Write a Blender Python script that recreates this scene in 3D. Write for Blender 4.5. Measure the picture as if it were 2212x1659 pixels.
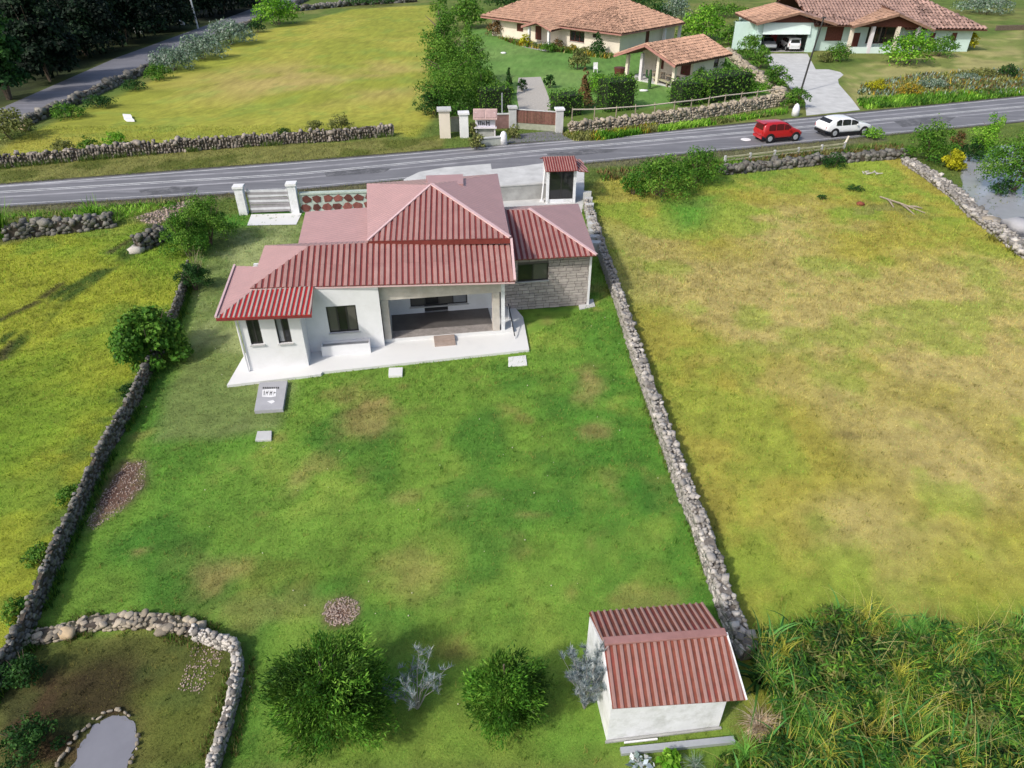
import bpy, math, random
import numpy as np
from mathutils import Vector, Matrix

random.seed(7)
RNG = np.random.default_rng(11)
D = bpy.data
for o in list(D.objects):
    D.objects.remove(o)
SC = bpy.context.scene
COL = SC.collection

# ------------------------------------------------------------------ camera, sky, sun, exposure
TH = math.radians(34.5); FPX = 1495.0; HC = 16.0
cam_d = D.cameras.new("camera"); cam = D.objects.new("camera", cam_d); COL.objects.link(cam)
cam.location = (0, 0, HC); cam.rotation_euler = (math.pi / 2 - TH, 0, 0)
cam_d.sensor_width = 36.0; cam_d.lens = FPX / 2212 * 36.0; cam_d.clip_end = 5000; cam_d.clip_start = 0.5
SC.camera = cam

SUN_DIR = Vector((-0.72, -0.66, 0.86)).normalized()
SUN_EL = math.asin(SUN_DIR.z); SUN_AZ = math.atan2(SUN_DIR.x, SUN_DIR.y)
world = D.worlds.new("World"); SC.world = world; world.use_nodes = True
wn = world.node_tree.nodes; wl = world.node_tree.links
bg = wn["Background"]; bg.inputs["Strength"].default_value = 0.15
sky = wn.new("ShaderNodeTexSky"); sky.sky_type = 'NISHITA'; sky.sun_disc = False
sky.sun_elevation = SUN_EL; sky.sun_rotation = SUN_AZ
sky.air_density = 1.0; sky.dust_density = 3.0; sky.ozone_density = 1.0
wl.new(sky.outputs["Color"], bg.inputs["Color"])
sun_d = D.lights.new("sun", 'SUN'); sun_d.energy = 2.7; sun_d.angle = math.radians(3.2); sun_d.color = (1.0, 0.955, 0.88)
sun = D.objects.new("sun", sun_d); COL.objects.link(sun)
sun.rotation_euler = SUN_DIR.to_track_quat('Z', 'Y').to_euler(); sun.location = (-60, -60, 80)
SC.view_settings.view_transform = 'Standard'; SC.view_settings.look = 'None'
SC.view_settings.exposure = 0.25; SC.view_settings.gamma = 1.0; SC.view_settings.use_curve_mapping = False

# ------------------------------------------------------------------ survey helpers (ground plan read off the photograph)
def G(x, y, z=0.0):
    """ground-plan point for a sighting at (x, y) on the 2212 x 1659 survey sheet, at height z"""
    u = (x - 1106) / FPX; v = (y - 829.5) / FPX
    d = (u, math.cos(TH) - v * math.sin(TH), -math.sin(TH) - v * math.cos(TH))
    t = (z - HC) / d[2]
    return Vector((d[0] * t, d[1] * t, z))
def ZAT(y, Y):
    v = (y - 829.5) / FPX
    return HC + Y * (-math.sin(TH) - v * math.cos(TH)) / (math.cos(TH) - v * math.sin(TH))
def SLANT(p):
    return p[1] * math.cos(TH) - (p[2] - HC) * math.sin(TH)
def PXM(p):          # metres per survey pixel at a point
    return SLANT(p) / FPX

# ------------------------------------------------------------------ materials
def srgb(r, g, b, k=1.0):
    f = lambda c: (c / 255 / 12.92) if c / 255 <= 0.04045 else ((c / 255 + 0.055) / 1.055) ** 2.4
    return (f(r) * k, f(g) * k, f(b) * k)
MATS = {}
def _base(name):
    m = D.materials.new(name); m.use_nodes = True
    nt = m.node_tree
    return m, nt, nt.nodes, nt.links, nt.nodes["Principled BSDF"]
def noise(nodes, links, vec, scale, detail=4, rough=0.6):
    n = nodes.new("ShaderNodeTexNoise"); n.inputs["Scale"].default_value = scale
    n.inputs["Detail"].default_value = detail; n.inputs["Roughness"].default_value = rough
    if vec is not None: links.new(vec, n.inputs["Vector"])
    return n
def mixc(nodes, links, fac, a, b, mode='MIX'):
    n = nodes.new("ShaderNodeMix"); n.data_type = 'RGBA'; n.blend_type = mode
    def put(sock, v):
        if isinstance(v, (int, float)): sock.default_value = v
        elif isinstance(v, tuple): sock.default_value = (v + (1.0,))[:4]
        else: links.new(v, sock)
    put(n.inputs[0], fac); put(n.inputs[6], a); put(n.inputs[7], b)
    return n.outputs[2]
def ramp(nodes, links, fac, lo, hi):
    n = nodes.new("ShaderNodeMapRange"); n.inputs[1].default_value = lo; n.inputs[2].default_value = hi
    links.new(fac, n.inputs[0]); return n.outputs[0]
def M(name, col, rough=0.85, var=0.18, scale=3.0, bump=0.15, bscale=25.0, rnd=0.0, spec=0.3, metal=0.0, stain=None, stain_amt=0.5, sscale=1.2):
    if name in MATS: return MATS[name]
    m, nt, N, L, P = _base(name)
    geo = N.new("ShaderNodeNewGeometry"); pos = geo.outputs["Position"]
    n1 = noise(N, L, pos, scale, 6, 0.65)
    lo = tuple(c * (1 - var) for c in col); hi = tuple(min(0.95, c * (1 + var)) for c in col)
    c = mixc(N, L, ramp(N, L, n1.outputs["Fac"], 0.3, 0.7), lo, hi)
    if stain:
        n2 = noise(N, L, pos, sscale, 8, 0.7)
        f = N.new("ShaderNodeMath"); f.operation = 'MULTIPLY'; f.inputs[1].default_value = stain_amt
        L.new(ramp(N, L, n2.outputs["Fac"], 0.48, 0.72), f.inputs[0])
        c = mixc(N, L, f.outputs[0], c, stain)
    if rnd:
        oi = N.new("ShaderNodeObjectInfo")
        h = N.new("ShaderNodeHueSaturation")
        mr = N.new("ShaderNodeMapRange"); mr.inputs[3].default_value = 1 - rnd; mr.inputs[4].default_value = 1 + rnd
        L.new(oi.outputs["Random"], mr.inputs[0]); L.new(mr.outputs[0], h.inputs["Value"]); L.new(c, h.inputs["Color"])
        c = h.outputs["Color"]
    L.new(c, P.inputs["Base Color"])
    P.inputs["Roughness"].default_value = rough; P.inputs["Specular IOR Level"].default_value = spec
    P.inputs["Metallic"].default_value = metal
    if bump:
        nb = noise(N, L, pos, bscale, 5, 0.6)
        b = N.new("ShaderNodeBump"); b.inputs["Strength"].default_value = bump; b.inputs["Distance"].default_value = 0.03
        L.new(nb.outputs["Fac"], b.inputs["Height"]); L.new(b.outputs["Normal"], P.inputs["Normal"])
    MATS[name] = m
    return m
def MT(name, rough=0.8, transl=0.0, nvar=0.25, nscale=6.0, fine=60.0, bump=0.0, spec=0.2):
    """material whose colour is carried by the mesh's own 'tint' attribute"""
    if name in MATS: return MATS[name]
    m, nt, N, L, P = _base(name)
    at = N.new("ShaderNodeAttribute"); at.attribute_name = "tint"
    geo = N.new("ShaderNodeNewGeometry"); pos = geo.outputs["Position"]
    c = at.outputs["Color"]
    if nvar:
        n1 = noise(N, L, pos, nscale, 8, 0.7); n2 = noise(N, L, pos, fine, 4, 0.7)
        a = N.new("ShaderNodeMath"); a.operation = 'ADD'; L.new(n1.outputs["Fac"], a.inputs[0]); L.new(n2.outputs["Fac"], a.inputs[1])
        mr = N.new("ShaderNodeMapRange"); mr.inputs[1].default_value = 0.7; mr.inputs[2].default_value = 1.3
        mr.inputs[3].default_value = 1 - nvar; mr.inputs[4].default_value = 1 + nvar
        L.new(a.outputs[0], mr.inputs[0])
        h = N.new("ShaderNodeHueSaturation"); L.new(mr.outputs[0], h.inputs["Value"]); L.new(c, h.inputs["Color"])
        c = h.outputs["Color"]
    L.new(c, P.inputs["Base Color"]); P.inputs["Roughness"].default_value = rough
    P.inputs["Specular IOR Level"].default_value = spec
    if bump:
        nb = noise(N, L, pos, fine * 0.6, 6, 0.7)
        b = N.new("ShaderNodeBump"); b.inputs["Strength"].default_value = bump; b.inputs["Distance"].default_value = 0.06
        L.new(nb.outputs["Fac"], b.inputs["Height"]); L.new(b.outputs["Normal"], P.inputs["Normal"])
    if transl:
        t = N.new("ShaderNodeBsdfTranslucent"); L.new(c, t.inputs["Color"])
        mx = N.new("ShaderNodeMixShader"); mx.inputs[0].default_value = transl
        out = N["Material Output"]
        L.new(P.outputs[0], mx.inputs[1]); L.new(t.outputs[0], mx.inputs[2]); L.new(mx.outputs[0], out.inputs["Surface"])
    MATS[name] = m
    return m
def plain(name, col, rough=0.4, spec=0.5, metal=0.0, coat=0.0):
    if name in MATS: return MATS[name]
    m, nt, N, L, P = _base(name)
    geo = N.new("ShaderNodeNewGeometry")
    n1 = noise(N, L, geo.outputs["Position"], 9.0, 5, 0.6)
    c = mixc(N, L, n1.outputs["Fac"], tuple(x * 0.88 for x in col), tuple(min(1, x * 1.1) for x in col))
    L.new(c, P.inputs["Base Color"])
    P.inputs["Roughness"].default_value = rough; P.inputs["Specular IOR Level"].default_value = spec
    P.inputs["Metallic"].default_value = metal; P.inputs["Coat Weight"].default_value = coat
    MATS[name] = m
    return m

m_white = M("white_paint", (0.72, 0.72, 0.73), 0.75, 0.06, 1.1, 0.08, 40, stain=(0.55, 0.54, 0.51), stain_amt=0.35, sscale=0.9)
m_whitedirty = M("weathered_white_paint", (0.74, 0.75, 0.77), 0.75, 0.08, 3, 0.12, 30, stain=(0.42, 0.43, 0.40), stain_amt=0.7, sscale=2.2)
m_slab = M("pale_concrete", (0.66, 0.66, 0.65), 0.8, 0.05, 1.2, 0.08, 40, stain=(0.55, 0.55, 0.52), stain_amt=0.3)
m_conc = M("grey_concrete", (0.36, 0.36, 0.35), 0.9, 0.18, 1.6, 0.2, 30, stain=(0.2, 0.2, 0.19), stain_amt=0.5)
m_conc_l = M("light_concrete", (0.50, 0.50, 0.49), 0.9, 0.14, 0.9, 0.15, 30, stain=(0.33, 0.33, 0.32), stain_amt=0.5, sscale=0.8)
m_beam = M("stained_beam", (0.50, 0.46, 0.41), 0.85, 0.16, 2.2, 0.2, 14, stain=(0.40, 0.33, 0.26), stain_amt=0.6, sscale=1.6)
m_roofpink = M("faded_roof_sheet", (0.325, 0.178, 0.160), 0.42, 0.08, 2.0, 0.06, 30, rnd=0.10, spec=0.5, stain=(0.42, 0.30, 0.27), stain_amt=0.4)
m_roofsmooth = M("faded_roof_paint", (0.40, 0.236, 0.225), 0.42, 0.05, 0.8, 0.05, 30, spec=0.5, stain=(0.50, 0.28, 0.27), stain_amt=0.4)
m_roofred = M("red_roof_paint", (0.18, 0.036, 0.034), 0.55, 0.2, 4.0, 0.05, 30, stain=(0.22, 0.05, 0.03), stain_amt=0.5)
m_fascia = M("red_brown_fascia", (0.17, 0.035, 0.028), 0.6, 0.2, 3.0)
m_cap = M("pale_ridge_cap", (0.60, 0.42, 0.42), 0.45, 0.08, 3.0, 0.05, spec=0.5)
m_rust = M("rusty_red_sheet", (0.19, 0.055, 0.034), 0.6, 0.35, 3.5, 0.1, 30, stain=(0.26, 0.035, 0.04), stain_amt=0.7, sscale=2.0)
m_shedrib = M("faded_shed_sheet", (0.29, 0.178, 0.158), 0.5, 0.12, 2.5, 0.08, 30, rnd=0.08, stain=(0.36, 0.17, 0.15), stain_amt=0.5)
m_glass = plain("dark_window_glass", (0.018, 0.019, 0.02), 0.06, 0.6)
m_glass2 = plain("curtained_window_glass", (0.10, 0.095, 0.085), 0.1, 0.6)
m_glass3 = plain("sky_window_glass", (0.22, 0.23, 0.25), 0.1, 0.6)
m_frame = plain("dark_window_frame", (0.03, 0.028, 0.028), 0.4)
m_black = plain("black_rubber", (0.012, 0.012, 0.013), 0.7, 0.3)
m_asphalt = None
m_floor = M("porch_tile", (0.105, 0.095, 0.09), 0.5, 0.2, 2.0, 0.1, 20)
m_step = M("brown_step", (0.34, 0.27, 0.23), 0.8, 0.15, 3.0)
m_stone = M("pale_field_stone", (0.36, 0.335, 0.305), 0.92, 0.28, 5.0, 0.5, 22, rnd=0.6, stain=(0.15, 0.145, 0.12), stain_amt=0.6, sscale=5.0)
m_stone_d = M("mossy_field_stone", (0.165, 0.155, 0.14), 0.95, 0.35, 5.0, 0.5, 22, rnd=0.45, stain=(0.07, 0.085, 0.045), stain_amt=0.8, sscale=3.5)
m_stone_w = M("warm_boulder", (0.34, 0.29, 0.225), 0.92, 0.25, 3.0, 0.5, 16, rnd=0.35, stain=(0.16, 0.15, 0.09), stain_amt=0.7, sscale=3.0)
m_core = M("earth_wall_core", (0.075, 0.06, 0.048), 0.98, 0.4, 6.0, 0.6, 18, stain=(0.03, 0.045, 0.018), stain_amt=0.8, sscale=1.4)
m_core_l = M("mortar_wall_core", (0.17, 0.15, 0.13), 0.98, 0.35, 8.0, 0.6, 22)
m_block = M("stone_cladding", (0.40, 0.355, 0.33), 0.9, 0.2, 4.0, 0.35, 20, rnd=0.16, stain=(0.28, 0.25, 0.23), stain_amt=0.5, sscale=2.0)
m_joint = M("dark_joint", (0.13, 0.115, 0.105), 0.95)
m_cream = M("cream_plaster", (0.70, 0.63, 0.53), 0.85, 0.05, 1.0, 0.05, stain=(0.58, 0.50, 0.42), stain_amt=0.4)
m_mint = M("mint_plaster", (0.52, 0.66, 0.62), 0.85, 0.05, 1.0, 0.05, stain=(0.42, 0.54, 0.50), stain_amt=0.4)
m_mintpale = M("pale_mint_door", (0.62, 0.73, 0.70), 0.6, 0.04, 1.0, 0.03)
m_lilac = M("pale_column_paint", (0.66, 0.62, 0.66), 0.8, 0.05, 1.0, 0.03)
m_brownwood = M("dark_red_wood", (0.115, 0.036, 0.026), 0.6, 0.3, 8.0, 0.2)
m_wood = M("weathered_wood", (0.30, 0.25, 0.19), 0.85, 0.3, 9.0, 0.3, 40)
m_gatewood = M("brown_gate_wood", (0.16, 0.075, 0.06), 0.8, 0.3, 7.0, 0.2, rnd=0.25)
m_terr = M("terracotta_tile", (0.37, 0.225, 0.155), 0.85, 0.3, 1.6, 0.3, 30, rnd=0.28, stain=(0.26, 0.15, 0.11), stain_amt=0.6, sscale=1.0)
m_terr_d = M("aged_terracotta_tile", (0.31, 0.20, 0.165), 0.85, 0.35, 1.6, 0.3, 30, rnd=0.38, stain=(0.14, 0.085, 0.08), stain_amt=0.7, sscale=0.8)
m_terr_bed = M("tile_bed", (0.13, 0.06, 0.042), 0.95)
m_trunk = M("tree_bark", (0.13, 0.10, 0.075), 0.95, 0.35, 8.0, 0.5, 30)
m_trunk_g = M("pale_bark", (0.27, 0.26, 0.24), 0.9, 0.3, 8.0, 0.4, 30)
m_galv = plain("galvanised_steel", (0.42, 0.44, 0.47), 0.45, 0.5, 0.35)
m_slat = M("pale_gate_sheet", (0.55, 0.56, 0.58), 0.5, 0.15, 2.0, 0.05)
m_slat_d = M("grey_gate_sheet", (0.27, 0.26, 0.27), 0.55, 0.2, 2.0, 0.05)
m_redstone = M("red_brown_facing_stone", (0.17, 0.06, 0.05), 0.8, 0.35, 4.0, 0.3, rnd=0.45)
m_mintmortar = M("pale_green_mortar", (0.40, 0.46, 0.41), 0.9, 0.15, 3.0)

# ------------------------------------------------------------------ object helpers
ORI = {}
def setp(o, label=None, cat=None, group=None, kind=None):
    if label: o["label"] = label
    if cat: o["category"] = cat
    if group: o["group"] = group
    if label: o["kind"] = kind or "thing"
    return o
def thing(name, label, cat, loc=(0, 0, 0), group=None):
    o = D.objects.new(name, None); COL.objects.link(o); o.location = loc; o.empty_display_size = 0.3
    ORI[o.name] = Vector(loc)
    return setp(o, label, cat, group)
def link(name, me, mat=None, parent=None, origin=None):
    o = D.objects.new(name, me); COL.objects.link(o)
    if mat is not None and len(me.materials) == 0: me.materials.append(mat)
    if parent is not None:
        o.parent = parent; ORI[o.name] = ORI[parent.name]
    else:
        ORI[o.name] = Vector(origin) if origin is not None else Vector((0, 0, 0))
        o.location = ORI[o.name]
    return o
class MB:
    def __init__(s): s.v = []; s.f = []
    def poly(s, pts):
        i = len(s.v); s.v += [tuple(p) for p in pts]; s.f.append(tuple(range(i, i + len(pts))))
    def prism(s, pts, off):
        """closed solid: polygon pts extruded by vector off"""
        off = Vector(off); n = len(pts); i = len(s.v)
        s.v += [tuple(p) for p in pts] + [tuple(Vector(p) + off) for p in pts]
        a = Vector((0, 0, 0))
        for k in range(n): a += Vector(pts[k]).cross(Vector(pts[(k + 1) % n]))
        fl = a.dot(off) > 0
        bot = tuple(range(i, i + n)); top = tuple(range(i + n, i + 2 * n))
        s.f.append(bot[::-1] if fl else bot); s.f.append(top if fl else top[::-1])
        for k in range(n):
            q = (i + k, i + (k + 1) % n, i + n + (k + 1) % n, i + n + k)
            s.f.append(q if fl else q[::-1])
    def box(s, c, size, rz=0.0, ax=None):
        """box standing on c (centre of its base)"""
        x, y, z = size; c = Vector(c)
        e = Vector((math.cos(rz), math.sin(rz), 0)) if ax is None else Vector(ax)
        g = Vector((-e.y, e.x, 0))
        b = [c - e * x / 2 - g * y / 2, c + e * x / 2 - g * y / 2, c + e * x / 2 + g * y / 2, c - e * x / 2 + g * y / 2]
        s.prism(b, (0, 0, z))
    def bar(s, a, b, w, h, up=(0, 0, 1)):
        a = Vector(a); b = Vector(b); d = (b - a).normalized(); up = Vector(up)
        r = d.cross(up)
        if r.length < 1e-4: r = d.cross(Vector((1, 0, 0)))
        r.normalize(); u = r.cross(d).normalized()
        p = [a - r * w / 2 - u * h / 2, a + r * w / 2 - u * h / 2, a + r * w / 2 + u * h / 2, a - r * w / 2 + u * h / 2]
        s.prism(p, b - a)
    def tube(s, pts, rads, n=7):
        pts = [Vector(p) for p in pts]; i0 = len(s.v)
        for k, p in enumerate(pts):
            d = (pts[min(k + 1, len(pts) - 1)] - pts[max(k - 1, 0)]).normalized()
            r = d.cross(Vector((0.13, 0.21, 1)) if abs(d.z) < 0.95 else Vector((1, 0, 0))).normalized(); u = r.cross(d)
            for j in range(n):
                a = 2 * math.pi * j / n
                s.v.append(tuple(p + (r * math.cos(a) + u * math.sin(a)) * rads[k]))
        for k in range(len(pts) - 1):
            for j in range(n):
                a = i0 + k * n + j; b = i0 + k * n + (j + 1) % n
                s.f.append((a, a + n, b + n, b))
        s.f.append(tuple(range(i0, i0 + n))); s.f.append(tuple(range(i0 + (len(pts) - 1) * n, i0 + len(pts) * n))[::-1])
    def build(s, name, mat, parent=None, origin=None, smooth=False, bevel=0.0):
        og = ORI[parent.name] if parent is not None else Vector(origin if origin is not None else (0, 0, 0))
        me = D.meshes.new(name)
        me.from_pydata([tuple(Vector(p) - og) for p in s.v], [], s.f)
        if smooth: me.polygons.foreach_set("use_smooth", [True] * len(me.polygons))
        me.update()
        o = link(name, me, mat, parent, og)
        if bevel:
            b = o.modifiers.new("edge", 'BEVEL'); b.width = bevel; b.segments = 2; b.limit_method = 'ANGLE'
        return o
def mesh_np(name, V, Fc, tint=None, smooth=False):
    V = np.asarray(V, dtype=np.float32); Fc = np.asarray(Fc, dtype=np.int32)
    me = D.meshes.new(name); n, k = Fc.shape
    me.vertices.add(len(V)); me.vertices.foreach_set("co", V.ravel())
    me.loops.add(n * k); me.loops.foreach_set("vertex_index", Fc.ravel())
    me.polygons.add(n); me.polygons.foreach_set("loop_start", np.arange(0, n * k, k, dtype=np.int32))
    if smooth: me.polygons.foreach_set("use_smooth", np.ones(n, dtype=bool))
    me.update(calc_edges=True)
    if tint is not None:
        a = me.attributes.new("tint", 'FLOAT_COLOR', 'POINT')
        t = np.ones((len(V), 4), dtype=np.float32); t[:, :3] = tint
        a.data.foreach_set("color", t.ravel())
    return me
def sheet(name, pts, mat, z, kind="structure"):
    b = MB(); P = [Vector((p[0], p[1], z)) for p in pts]
    a = sum(P[i].x * P[(i + 1) % len(P)].y - P[(i + 1) % len(P)].x * P[i].y for i in range(len(P)))
    b.poly(P if a > 0 else P[::-1])
    o = b.build(name, mat); o["kind"] = kind
    # tessellate concave outlines safely
    import bmesh
    bm = bmesh.new(); bm.from_mesh(o.data); bmesh.ops.triangulate(bm, faces=bm.faces[:], ngon_method='EAR_CLIP'); bm.to_mesh(o.data); bm.free()
    return o

# ------------------------------------------------------------------ numpy noise and polygon masks
_LAT = RNG.random((256, 256)).astype(np.float32)
def vnoise(x, y, s):
    x = np.asarray(x) / s + 1000.3; y = np.asarray(y) / s + 1000.7
    xi = np.floor(x).astype(int); yi = np.floor(y).astype(int); fx = x - xi; fy = y - yi
    fx = fx * fx * (3 - 2 * fx); fy = fy * fy * (3 - 2 * fy)
    g = lambda a, b: _LAT[a % 256, b % 256]
    return (g(xi, yi) * (1 - fx) + g(xi + 1, yi) * fx) * (1 - fy) + (g(xi, yi + 1) * (1 - fx) + g(xi + 1, yi + 1) * fx) * fy
def fbm(x, y, s, o=4):
    t = 0; a = 1.0; w = 0
    for k in range(o):
        t = t + a * vnoise(x + 37.1 * k, y - 17.7 * k, s / 2 ** k); w += a; a *= 0.55
    return t / w
def sdist(x, y, poly):
    """signed distance, positive inside"""
    x = np.asarray(x); y = np.asarray(y)
    ins = np.zeros(x.shape, bool); dm = np.full(x.shape, 1e9)
    n = len(poly)
    for i in range(n):
        x1, y1 = poly[i][0], poly[i][1]; x2, y2 = poly[(i + 1) % n][0], poly[(i + 1) % n][1]
        c = ((y1 > y) != (y2 > y)) & (x < (x2 - x1) * (y - y1) / ((y2 - y1) or 1e-9) + x1)
        ins ^= c
        dx, dy = x2 - x1, y2 - y1; L2 = dx * dx + dy * dy + 1e-12
        t = np.clip(((x - x1) * dx + (y - y1) * dy) / L2, 0, 1)
        dm = np.minimum(dm, np.hypot(x - x1 - t * dx, y - y1 - t * dy))
    return np.where(ins, dm, -dm)
def ldist(x, y, line):
    dm = np.full(np.shape(x), 1e9)
    for i in range(len(line) - 1):
        x1, y1 = line[i][0], line[i][1]; x2, y2 = line[i + 1][0], line[i + 1][1]
        dx, dy = x2 - x1, y2 - y1; L2 = dx * dx + dy * dy + 1e-12
        t = np.clip(((x - x1) * dx + (y - y1) * dy) / L2, 0, 1)
        dm = np.minimum(dm, np.hypot(x - x1 - t * dx, y - y1 - t * dy))
    return dm
def GP(*pts): return [G(*p) for p in pts]
def sstep(a, b, x):
    t = np.clip((x - a) / (b - a), 0, 1); return t * t * (3 - 2 * t)

# ------------------------------------------------------------------ house frame
PHI = math.radians(9.0); CU = Vector((math.cos(PHI), math.sin(PHI), 0)); CV = Vector((-math.sin(PHI), math.cos(PHI), 0))
def Lc(u, v, z=0.0): return CU * u + CV * v + Vector((0, 0, z))
SLAB = [G(490, 832, .12), G(693, 808, .12), G(697, 803, .12), G(1143, 755, .12), G(1130, 685, .12), Lc(4.6, 30, .12), Lc(-6.9, 30.5, .12)]

# ------------------------------------------------------------------ ground tint plan
GREEN = srgb(72, 118, 26, .95); DEEP = srgb(44, 108, 20, .9); YG = srgb(118, 134, 18, .95); TAN = srgb(162, 136, 82, .95); DRY = srgb(150, 138, 38, .95)
LEFT = GP((0, 530), (240, 487), (300, 450), (420, 440), (415, 600), (335, 790), (235, 965), (150, 1160), (60, 1380), (0, 1440)) + [Vector((-60, 8, 0)), Vector((-60, 42, 0))]
RIGHT = GP((1262, 420), (1330, 650), (1425, 950), (1505, 1130), (1590, 1380), (1620, 1659)) + [Vector((60, 6, 0)), Vector((90, 40, 0))] + GP((2212, 540), (1950, 330), (1300, 385))
LOT = GP((420, 470), (640, 455), (1262, 420), (1330, 650), (1425, 950), (1505, 1130), (1590, 1400), (1600, 1659), (400, 1659), (470, 1640), (520, 1400), (60, 1380), (150, 1160), (235, 965), (335, 790), (415, 600))
SIDE = GP((470, 500), (650, 470), (700, 600), (560, 760), (640, 840), (600, 925), (470, 950), (345, 950), (352, 860), (400, 770), (420, 610))
POND = GP((60, 1385), (430, 1360), (515, 1400), (500, 1500), (455, 1659), (0, 1659), (0, 1450))
ULF = GP((0, 325), (60, 290), (330, 175), (560, 70), (760, 20), (940, 10), (945, 240), (900, 300), (850, 290), (440, 315), (0, 350))
GARD = GP((1010, 60), (1440, 110), (1600, 120), (1690, 210), (1200, 250), (1120, 240), (1050, 230), (930, 220))
MINTL = GP((1810, 150), (1860, 140), (2000, 115), (2212, 60), (2212, 195), (1850, 225))
FOREST = GP((0, 235), (160, 165), (420, 60), (560, 25), (640, 0)) + [Vector((-60, 260, 0)), Vector((-300, 260, 0)), Vector((-300, 60, 0))]
VERGE = GP((0, 352), (440, 320), (900, 300), (960, 290), (960, 325), (0, 398))

def tint_at(x, y):
    """albedo of the ground cover at ground-plan positions x, y (arrays)"""
    x = np.asarray(x, dtype=np.float64); y = np.asarray(y, dtype=np.float64)
    sh = x.shape + (1,)
    def c3(c): return np.array(c).reshape((1,) * x.ndim + (3,))
    def mix(a, b, w): return a + (b - a) * np.asarray(w)[..., None]
    n_big = fbm(x, y, 9.0, 4); n_mid = fbm(x + 50, y, 2.6, 4); n_sm = fbm(x - 70, y + 20, 0.7, 3)
    t = np.zeros(x.shape + (3,)) + c3(srgb(88, 110, 34, .9))
    t = mix(t, c3(srgb(120, 122, 58, .9)), sstep(.45, .65, n_big) * .7)
    def area(poly, f): return sstep(-f, f, sdist(x, y, poly))
    # far upper-left field
    w = area(ULF, .6)
    a = mix(c3(srgb(136, 142, 30, .95)) + 0 * t, c3(srgb(152, 150, 42, .95)), sstep(.4, .65, n_big))
    a = mix(a, c3(srgb(166, 146, 82, .95)), sstep(16, 4, np.hypot((x + 21) / 1.3, y - 84)) * sstep(.35, .6, n_big) * .8)
    a = mix(a, c3(srgb(98, 128, 40, .95)), sstep(.56, .7, n_mid) * .4)
    t = mix(t, a, w)
    # verge
    t = mix(t, mix(c3(srgb(116, 118, 52, .95)) + 0 * t, c3(srgb(86, 96, 26, .9)), sstep(.48, .6, n_mid)), area(VERGE, .3))
    # forest floor
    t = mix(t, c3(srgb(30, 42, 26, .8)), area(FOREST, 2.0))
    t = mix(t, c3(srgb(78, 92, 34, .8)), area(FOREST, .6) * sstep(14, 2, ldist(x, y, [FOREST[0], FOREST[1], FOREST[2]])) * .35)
    # gardens over the road
    a = mix(c3(srgb(88, 128, 48, .96)) + 0 * t, c3(srgb(112, 142, 66, .96)), sstep(.45, .7, n_big) * .7)
    t = mix(t, a, area(GARD, 1.2))
    a = mix(c3(srgb(150, 146, 84, .95)) + 0 * t, c3(srgb(112, 124, 52, .95)), sstep(.42, .62, n_mid))
    t = mix(t, a, area(MINTL, 1.0))
    # field left of the lot
    w = area(LEFT, .35)
    a = mix(c3(srgb(108, 136, 4, .98)) + 0 * t, c3(srgb(140, 148, 8, .98)), sstep(.38, .62, n_big))
    a = mix(a, c3(srgb(142, 136, 52, .95)), sstep(36, 42, y) * sstep(.4, .6, n_mid) * .7)
    a = mix(a, c3(srgb(84, 122, 20, .95)), sstep(.52, .68, n_mid) * .55)
    dl = ldist(x, y, [G(335, 790), G(235, 965), G(150, 1160), G(0, 1440)])
    a = mix(a, c3(srgb(62, 96, 26, .9)), sstep(1.8, .3, dl) * sstep(.38, .6, n_sm + (n_mid - .5)) * .8)
    for ln, wd in (([G(0, 690), G(120, 640), G(260, 560), G(330, 480)], .35), ([G(0, 780), G(60, 720), G(150, 640), G(290, 545), G(345, 480)], .4), ([G(0, 740), G(140, 620)], .25)):
        d = ldist(x + (n_mid - .5) * .5, y, ln)
        a = mix(a, c3(srgb(60, 88, 16, .9)), sstep(wd * 1.3, wd * .3, d) * sstep(.22, .45, n_mid) * .95)
    for ln in ([G(300, 505), G(240, 545)], [G(130, 615), G(95, 640)], [G(75, 655), G(0, 692)], [G(20, 740), G(2, 775)]):
        d = ldist(x, y, ln); a = mix(a, c3(srgb(66, 62, 40, .9)), sstep(.32, .1, d + (n_sm - .5) * .3) * .8)
    t = mix(t, a, w)
    # field right of the lot
    w = area(RIGHT, .35)
    a = mix(c3(srgb(152, 146, 44, .98)) + 0 * t, c3(srgb(172, 156, 94, .98)), sstep(.42, .68, n_big + .10 * sstep(34, 20, y) * sstep(7, 12, x)) * .75)
    a = mix(a, c3(srgb(122, 142, 28, .98)), np.clip(sstep(.46, .62, n_mid) * .6 + sstep(9, 5.2, x) * .45 * sstep(.3, .6, n_big) + sstep(17, 11, y) * .45 + sstep(36, 46, y) * .45 * sstep(.38, .55, n_mid), 0, .9))
    a = mix(a, c3(srgb(72, 132, 24, .95)), area(GP((1420, 430), (1560, 420), (1520, 490), (1470, 500)), 1.2) * .8 + area(GP((1560, 360), (1850, 345), (1700, 385), (1500, 400)), .8) * .45)
    a = mix(a, c3(srgb(120, 108, 56, .95)), sstep(.6, .2, np.hypot(x - G(1830, 940).x, (y - G(1830, 940).y) * 1.6)) * .7)
    a = mix(a, c3(srgb(120, 122, 58, .95)), sstep(2.6, .8, np.hypot((x - G(1920, 455).x) / 1.6, y - G(1920, 455).y)) * sstep(.4, .6, n_sm) * .8)
    t = mix(t, a, w)
    # the lot's lawn
    w = area(LOT, .35)
    a = mix(c3(srgb(76, 126, 22, .97)) + 0 * t, c3(srgb(102, 138, 30, .97)), sstep(.40, .64, n_big))
    a = mix(a, c3(srgb(122, 142, 40, .98)), sstep(.54, .70, n_mid) * .55 * (.4 + 1.2 * n_sm))
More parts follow.
